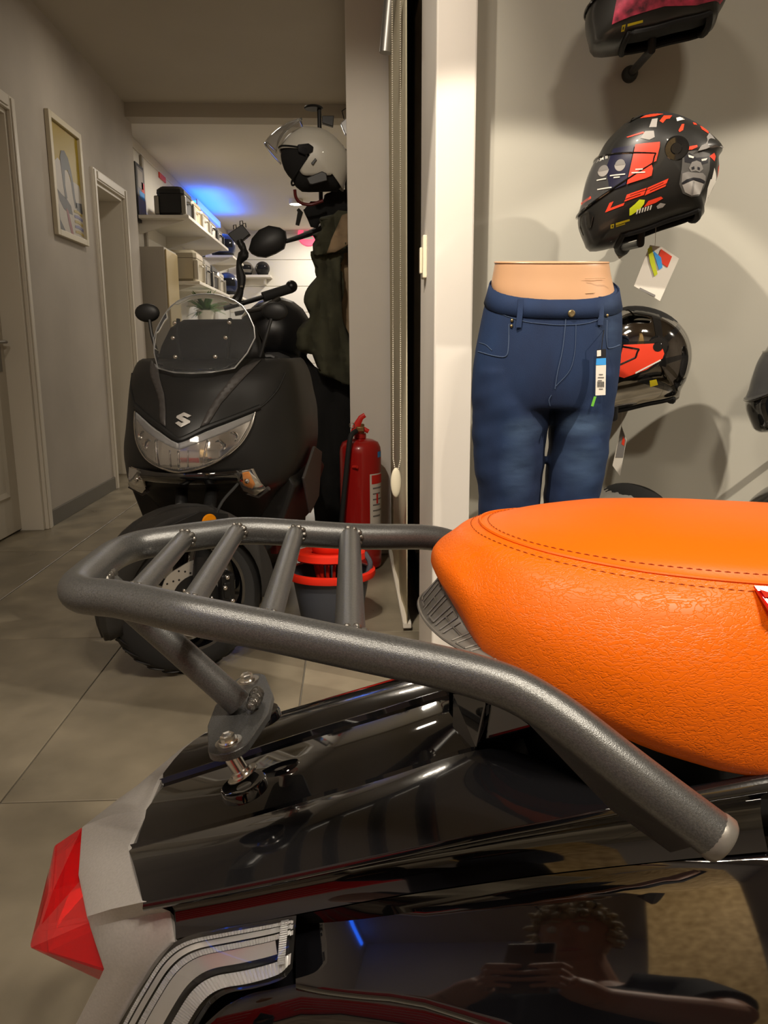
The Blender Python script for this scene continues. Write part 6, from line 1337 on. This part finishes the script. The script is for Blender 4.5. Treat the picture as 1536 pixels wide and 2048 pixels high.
# fixtures of the front spots, the last one added
for i, (a_, b_, pw, an_, bd_) in enumerate(SPOTS):
    t = thing('ceiling_spot', ('black ceiling spot aimed at the display wall from the passage', 'black ceiling spot aimed at the display wall from the right wall', 'black ceiling spot aimed down at the scooter seat', 'black ceiling spot added to brighten the partition wall')[i], 'lamp', (a_[0], a_[1], CZ)); d = (Vector(b_)-Vector(a_)).normalized()
    g = G(); g.cyl((a_[0], a_[1], CZ), Vector(a_)-d*.06, .012, 8); mesh_obj('stem', g, 'black_plastic', t)
    M = Matrix.Translation(Vector(a_)-d*.02) @ Vector((0, 0, 1)).rotation_difference(-d).to_matrix().to_4x4(); g = G(); g.lathe([(.045, 0), (.05, .0), (.05, .09), (.03, .11), (0, .11), (0, .105), (.028, .10), (.045, .085)], 24, M); mesh_obj('can', g, 'black_plastic', t)
# ================================================================ behind the camera: OSB board, photographer
g = G(); g.box((.03, -1.55, 0), (.40, -1.2, CZ)); tag(mesh_obj('osb_pillar', g, 'osb', smooth=0), 'raw OSB chipboard clad pillar behind the photographer', 'pillar')

g = G(); g.box((LX+.002, -2.2, 3.02), (LX+.03, -.3, 3.06)); tag(mesh_obj('led_strip', g, 'led_blue', smooth=0), 'blue glowing LED strip along the passage wall behind the photographer', 'lamp')
mat('stand_in_red', (0.5, 0.01, 0.012), 0.25, coat=.3)
tc_ = thing('red_stand_in', 'red drawer cabinet added behind the photographer as stand-in for an unseen red thing', 'cabinet', (-.8, -1.6, 0)); g = G(); g.box((-1.5, -1.95, .04), (-.35, -1.45, 1.05)); mesh_obj('body', g, 'stand_in_red', tc_, smooth=0, bevel=.01)  # invented cabinet shape, added so the lower panels reflect something red
for k in range(5):
    g = G(); g.box((-1.46, -1.45, .10+k*.185), (-.39, -1.435, .27+k*.185)); dr_ = mesh_obj('drawer', g, 'stand_in_red', tc_, smooth=0, bevel=.004); g = G(); g.tube([(-1.3, -1.43, .24+k*.185), (-.55, -1.43, .24+k*.185)], .008, 8); mesh_obj('handle', g, 'alu', dr_)
for (x_, y_) in ((-1.45, -1.9), (-.4, -1.9), (-1.45, -1.5), (-.4, -1.5)): g = G(); g.cyl((x_-.01, y_, .03), (x_+.01, y_, .03), .03, 12); mesh_obj('castor', g, 'rubber', tc_)
# ================================================================ photographer, seen only as a reflection in the glossy flank
mat('skin', (0.50, 0.27, 0.18), 0.5); mat('hair', (0.42, 0.34, 0.22), 0.7, var=.4, vscale=40, stretch=(1, 1, .3)); mat('shirt_black', (0.010, 0.010, 0.011), 0.9); mat('trousers_dark', (0.02, 0.022, 0.03), 0.9); mat('phone_case', (0.16, 0.11, 0.08), 0.5); mat('eye_white', (.7, .68, .65), .3); mat('lips', (.42, .16, .13), .5); mat('shoe_dark', (.02, .018, .016), .6)
PS = thing('person', 'person in a black T-shirt bending to photograph with a phone', 'person', (0, -.62, 0))
def tb(G_, pts, rs, n=14, sx=1.0): G_.tube([Vector(p) for p in pts], rs, n, True, False, sx)
bg = G(); HCt = Vector((-.03, -.33, 1.41)); HM = Matrix.Translation(HCt) @ Matrix.Rotation(-.62, 4, 'X') @ Matrix.Translation(-HCt)
tb(bg, [(0, -.58, .74), (0, -.56, .90), (0, -.50, 1.06), (0, -.45, 1.18), (0, -.42, 1.24)], [.135, .14, .155, .15, .07], 20)
tb(bg, [(0, -.43, 1.20), (-.02, -.37, 1.30), (-.03, -.34, 1.36)], [.062, .054, .052])
bg.sphere(HCt, 1, 24, 18, (.076, .096, .118), HM); bg.sphere(HCt+Vector((0, .045, -.055)), 1, 18, 12, (.055, .055, .06), HM)
tb(bg, [HM @ (HCt+Vector((0, .085, .02))), HM @ (HCt+Vector((0, .112, -.02))), HM @ (HCt+Vector((0, .098, -.032)))], [.010, .016, .012], 10)   # nose
for s in (-1, 1):
    bg.sphere(HCt+Vector((s*.076, -.005, -.005)), 1, 12, 8, (.010, .020, .032), HM)                                              # ears
    sh = Vector((s*.19, -.44, 1.18)); el = Vector((s*.255, -.22, .97)); wr = Vector((.075, -.055, .955)) if s > 0 else Vector((-.135, -.055, .955))
    tb(bg, [Vector((s*.07, -.44, 1.20)), sh, sh.lerp(el, .5), el], [.075, .060, .052, .042]); tb(bg, [el, el.lerp(wr, .3), wr], [.042, .046, .028])
    hip = Vector((s*.095, -.60, .74)); kn = Vector((s*.13, -.40, .44)); an = Vector((s*.13, -.66, .09))
    tb(bg, [hip, hip.lerp(kn, .5), kn], [.095, .082, .060]); tb(bg, [kn, kn.lerp(an, .35), an], [.060, .060, .038]); tb(bg, [an+Vector((0, -.04, -.03)), an+Vector((0, .06, -.045)), an+Vector((0, .17, -.06))], [.04, .038, .026])
    # palm beside the phone, four fingers across its back, thumb on the screen side
    pe = .020 if s > 0 else -.068
    tb(bg, [wr, Vector((wr.x*.6+pe*.4, -.035, .965)), Vector((pe+s*.016, -.018, .972))], [.028, .030, .024], 12)
    for f_, (z, ln, rr_) in enumerate(((1.012, .050, .0080), (.992, .056, .0085), (.972, .052, .0082), (.954, .042, .0072))):
        tb(bg, [Vector((pe+s*.018, -.014, z)), Vector((pe+s*.010, .004, z+.002)), Vector((pe-s*.014, .0025, z+.003)), Vector((pe-s*ln*.8, .001, z+.001))], [rr_*1.1, rr_, rr_*.92, rr_*.75], 10)
    tb(bg, [Vector((pe+s*.020, -.025, .965)), Vector((pe+s*.012, -.034, .992)), Vector((pe-s*.012, -.032, 1.012))], [.012, .010, .008], 10)
me = bpy.data.meshes.new('body'); me.from_pydata(bg.v, [], bg.f); me.update(); _b = bmesh.new(); _b.from_mesh(me); bmesh.ops.recalc_face_normals(_b, faces=_b.faces); _b.to_mesh(me); _b.free()
bo = bpy.data.objects.new('body', me); COL.objects.link(bo); me.materials.append(MATS['skin'])
md = bo.modifiers.new('r', 'REMESH'); md.mode = 'VOXEL'; md.voxel_size = .0048; md.use_smooth_shade = True
md = bo.modifiers.new('s', 'SMOOTH'); md.iterations = 3; md.factor = .5
m2 = bpy.data.meshes.new_from_object(bo.evaluated_get(bpy.context.evaluated_depsgraph_get())); bo.modifiers.clear(); bo.data = m2
for q in m2.polygons: q.use_smooth = True
bo.parent = PS; bo.matrix_parent_inverse = Matrix.Translation(PS.location).inverted()
# clothes
def wear(name, lst, m, vox=.008):
    g = G()
    for pts, rs in lst: tb(g, pts, rs, 18)
    me = bpy.data.meshes.new(name); me.from_pydata(g.v, [], g.f); me.update(); b_ = bmesh.new(); b_.from_mesh(me); bmesh.ops.recalc_face_normals(b_, faces=b_.faces); b_.to_mesh(me); b_.free()
    o = bpy.data.objects.new(name, me); COL.objects.link(o); me.materials.append(MATS[m]); md = o.modifiers.new('r', 'REMESH'); md.mode = 'VOXEL'; md.voxel_size = vox; md = o.modifiers.new('s', 'SMOOTH'); md.iterations = 4
    n_ = bpy.data.meshes.new_from_object(o.evaluated_get(bpy.context.evaluated_depsgraph_get())); o.modifiers.clear(); o.data = n_
    for q in n_.polygons: q.use_smooth = True
    o.parent = PS; o.matrix_parent_inverse = Matrix.Translation(PS.location).inverted(); return o
L_ = [([(0, -.60, .68), (0, -.58, .80), (0, -.54, .95), (0, -.49, 1.08), (0, -.45, 1.19), (0, -.43, 1.23)], [.155, .16, .168, .178, .165, .085])]
for s in (-1, 1): sh = Vector((s*.19, -.44, 1.18)); el = Vector((s*.255, -.22, .97)); L_.append(([Vector((s*.07, -.44, 1.20)), sh, sh.lerp(el, .35), sh.lerp(el, .72)], [.088, .075, .070, .068]))
wear('t_shirt', L_, 'shirt_black')
L_ = []
for s in (-1, 1): hip = Vector((s*.095, -.60, .74)); kn = Vector((s*.13, -.40, .44)); an = Vector((s*.13, -.66, .10)); L_ += [([hip+Vector((0, 0, .03)), hip.lerp(kn, .5), kn], [.112, .098, .075]), ([kn, kn.lerp(an, .4), an], [.075, .074, .058])]
wear('trousers', L_, 'trousers_dark')
for s in (-1, 1):
    g = G(); an = Vector((s*.13, -.66, .09)); g.loft([[an+Vector((w_*math.cos(a), y, -.088+max(0, h_*math.sin(a)))) for a in [k/16*2*PI for k in range(16)]] for y, w_, h_ in ((-.09, .03, .05), (-.05, .045, .09), (.05, .048, .08), (.14, .05, .06), (.20, .03, .035))]); mesh_obj('shoe', g, 'shoe_dark', PS, smooth=50)
# face details, hair, glasses pushed up on the head
for s in (-1, 1):
    g = G(); g.sphere(HCt+Vector((s*.030, .083, .012)), .0125, 14, 10, (1, 1, 1), HM); e_ = mesh_obj('eye', g, 'eye_white', PS); g = G(); g.sphere(HCt+Vector((s*.030, .0925, .012)), .0055, 10, 8, (1, .5, 1), HM); mesh_obj('iris', g, 'ink_dark', e_)
    g = G(); g.tube([HM @ (HCt+Vector((s*.012, .092, .036))), HM @ (HCt+Vector((s*.030, .092, .041))), HM @ (HCt+Vector((s*.050, .078, .034)))], [.003, .0045, .0025], 8); mesh_obj('eyebrow', g, 'hair', PS)
g = G(); g.tube([HM @ (HCt+Vector((-.024, .090, -.062))), HM @ (HCt+Vector((-.008, .099, -.060))), HM @ (HCt+Vector((.008, .099, -.060))), HM @ (HCt+Vector((.024, .090, -.062)))], [.003, .006, .006, .003], 8); mesh_obj('mouth', g, 'lips', PS)
g = G()
for k in range(420):
    u = random.random(); th = random.uniform(0, 2*PI); ph = math.acos(1-u*1.25)
    d = Vector((math.sin(ph)*math.cos(th), math.sin(ph)*math.sin(th), math.cos(ph)))
    if d.y > .35 and d.z < .45: continue
    p = HM @ (HCt+Vector((d.x*.078, d.y*.097, d.z*.12))); d = HM.to_3x3() @ d; q = p+d*.010+Vector((random.uniform(-.022, .022), random.uniform(-.02, .02), random.uniform(-.022, .004))); g.tube([p-d*.004, p.lerp(q, .5)+d*.006, q], [.012, .010, .002], 6)
h_ = mesh_obj('hair', g, 'hair', PS); h_['kind'] = 'stuff'
g = G()
for s in (-1, 1): c = HCt+Vector((s*.034, .075, .098)); g.tube([HM @ (c+Vector((.028*math.cos(k/16*2*PI), .016*math.sin(k/16*2*PI), .018*math.sin(k/16*2*PI)))) for k in range(16)], .0025, 6, wrap=True)
g.tube([HM @ (HCt+Vector((-.008, .078, .1))), HM @ (HCt+Vector((.008, .078, .1)))], .0025, 6)
mesh_obj('glasses', g, 'black_plastic', PS)
ph = thing('mobile_phone', 'mobile phone in a brown case held up by the photographer', 'phone', (-.024, -.016, .945))
g = G(); g.box((-.062, -.020, .945), (.014, -.010, 1.096)); mesh_obj('case', g, 'phone_case', ph, smooth=0, bevel=.004)
g = G(); g.box((-.016, -.0102, 1.062), (.012, -.0082, 1.094)); mesh_obj('camera_island', g, 'black_plastic', ph, smooth=0, bevel=.0015)
g = G(); g.box((-.059, -.0206, .949), (.011, -.0200, 1.092)); mesh_obj('display', g, 'dark_glass', ph, smooth=0)
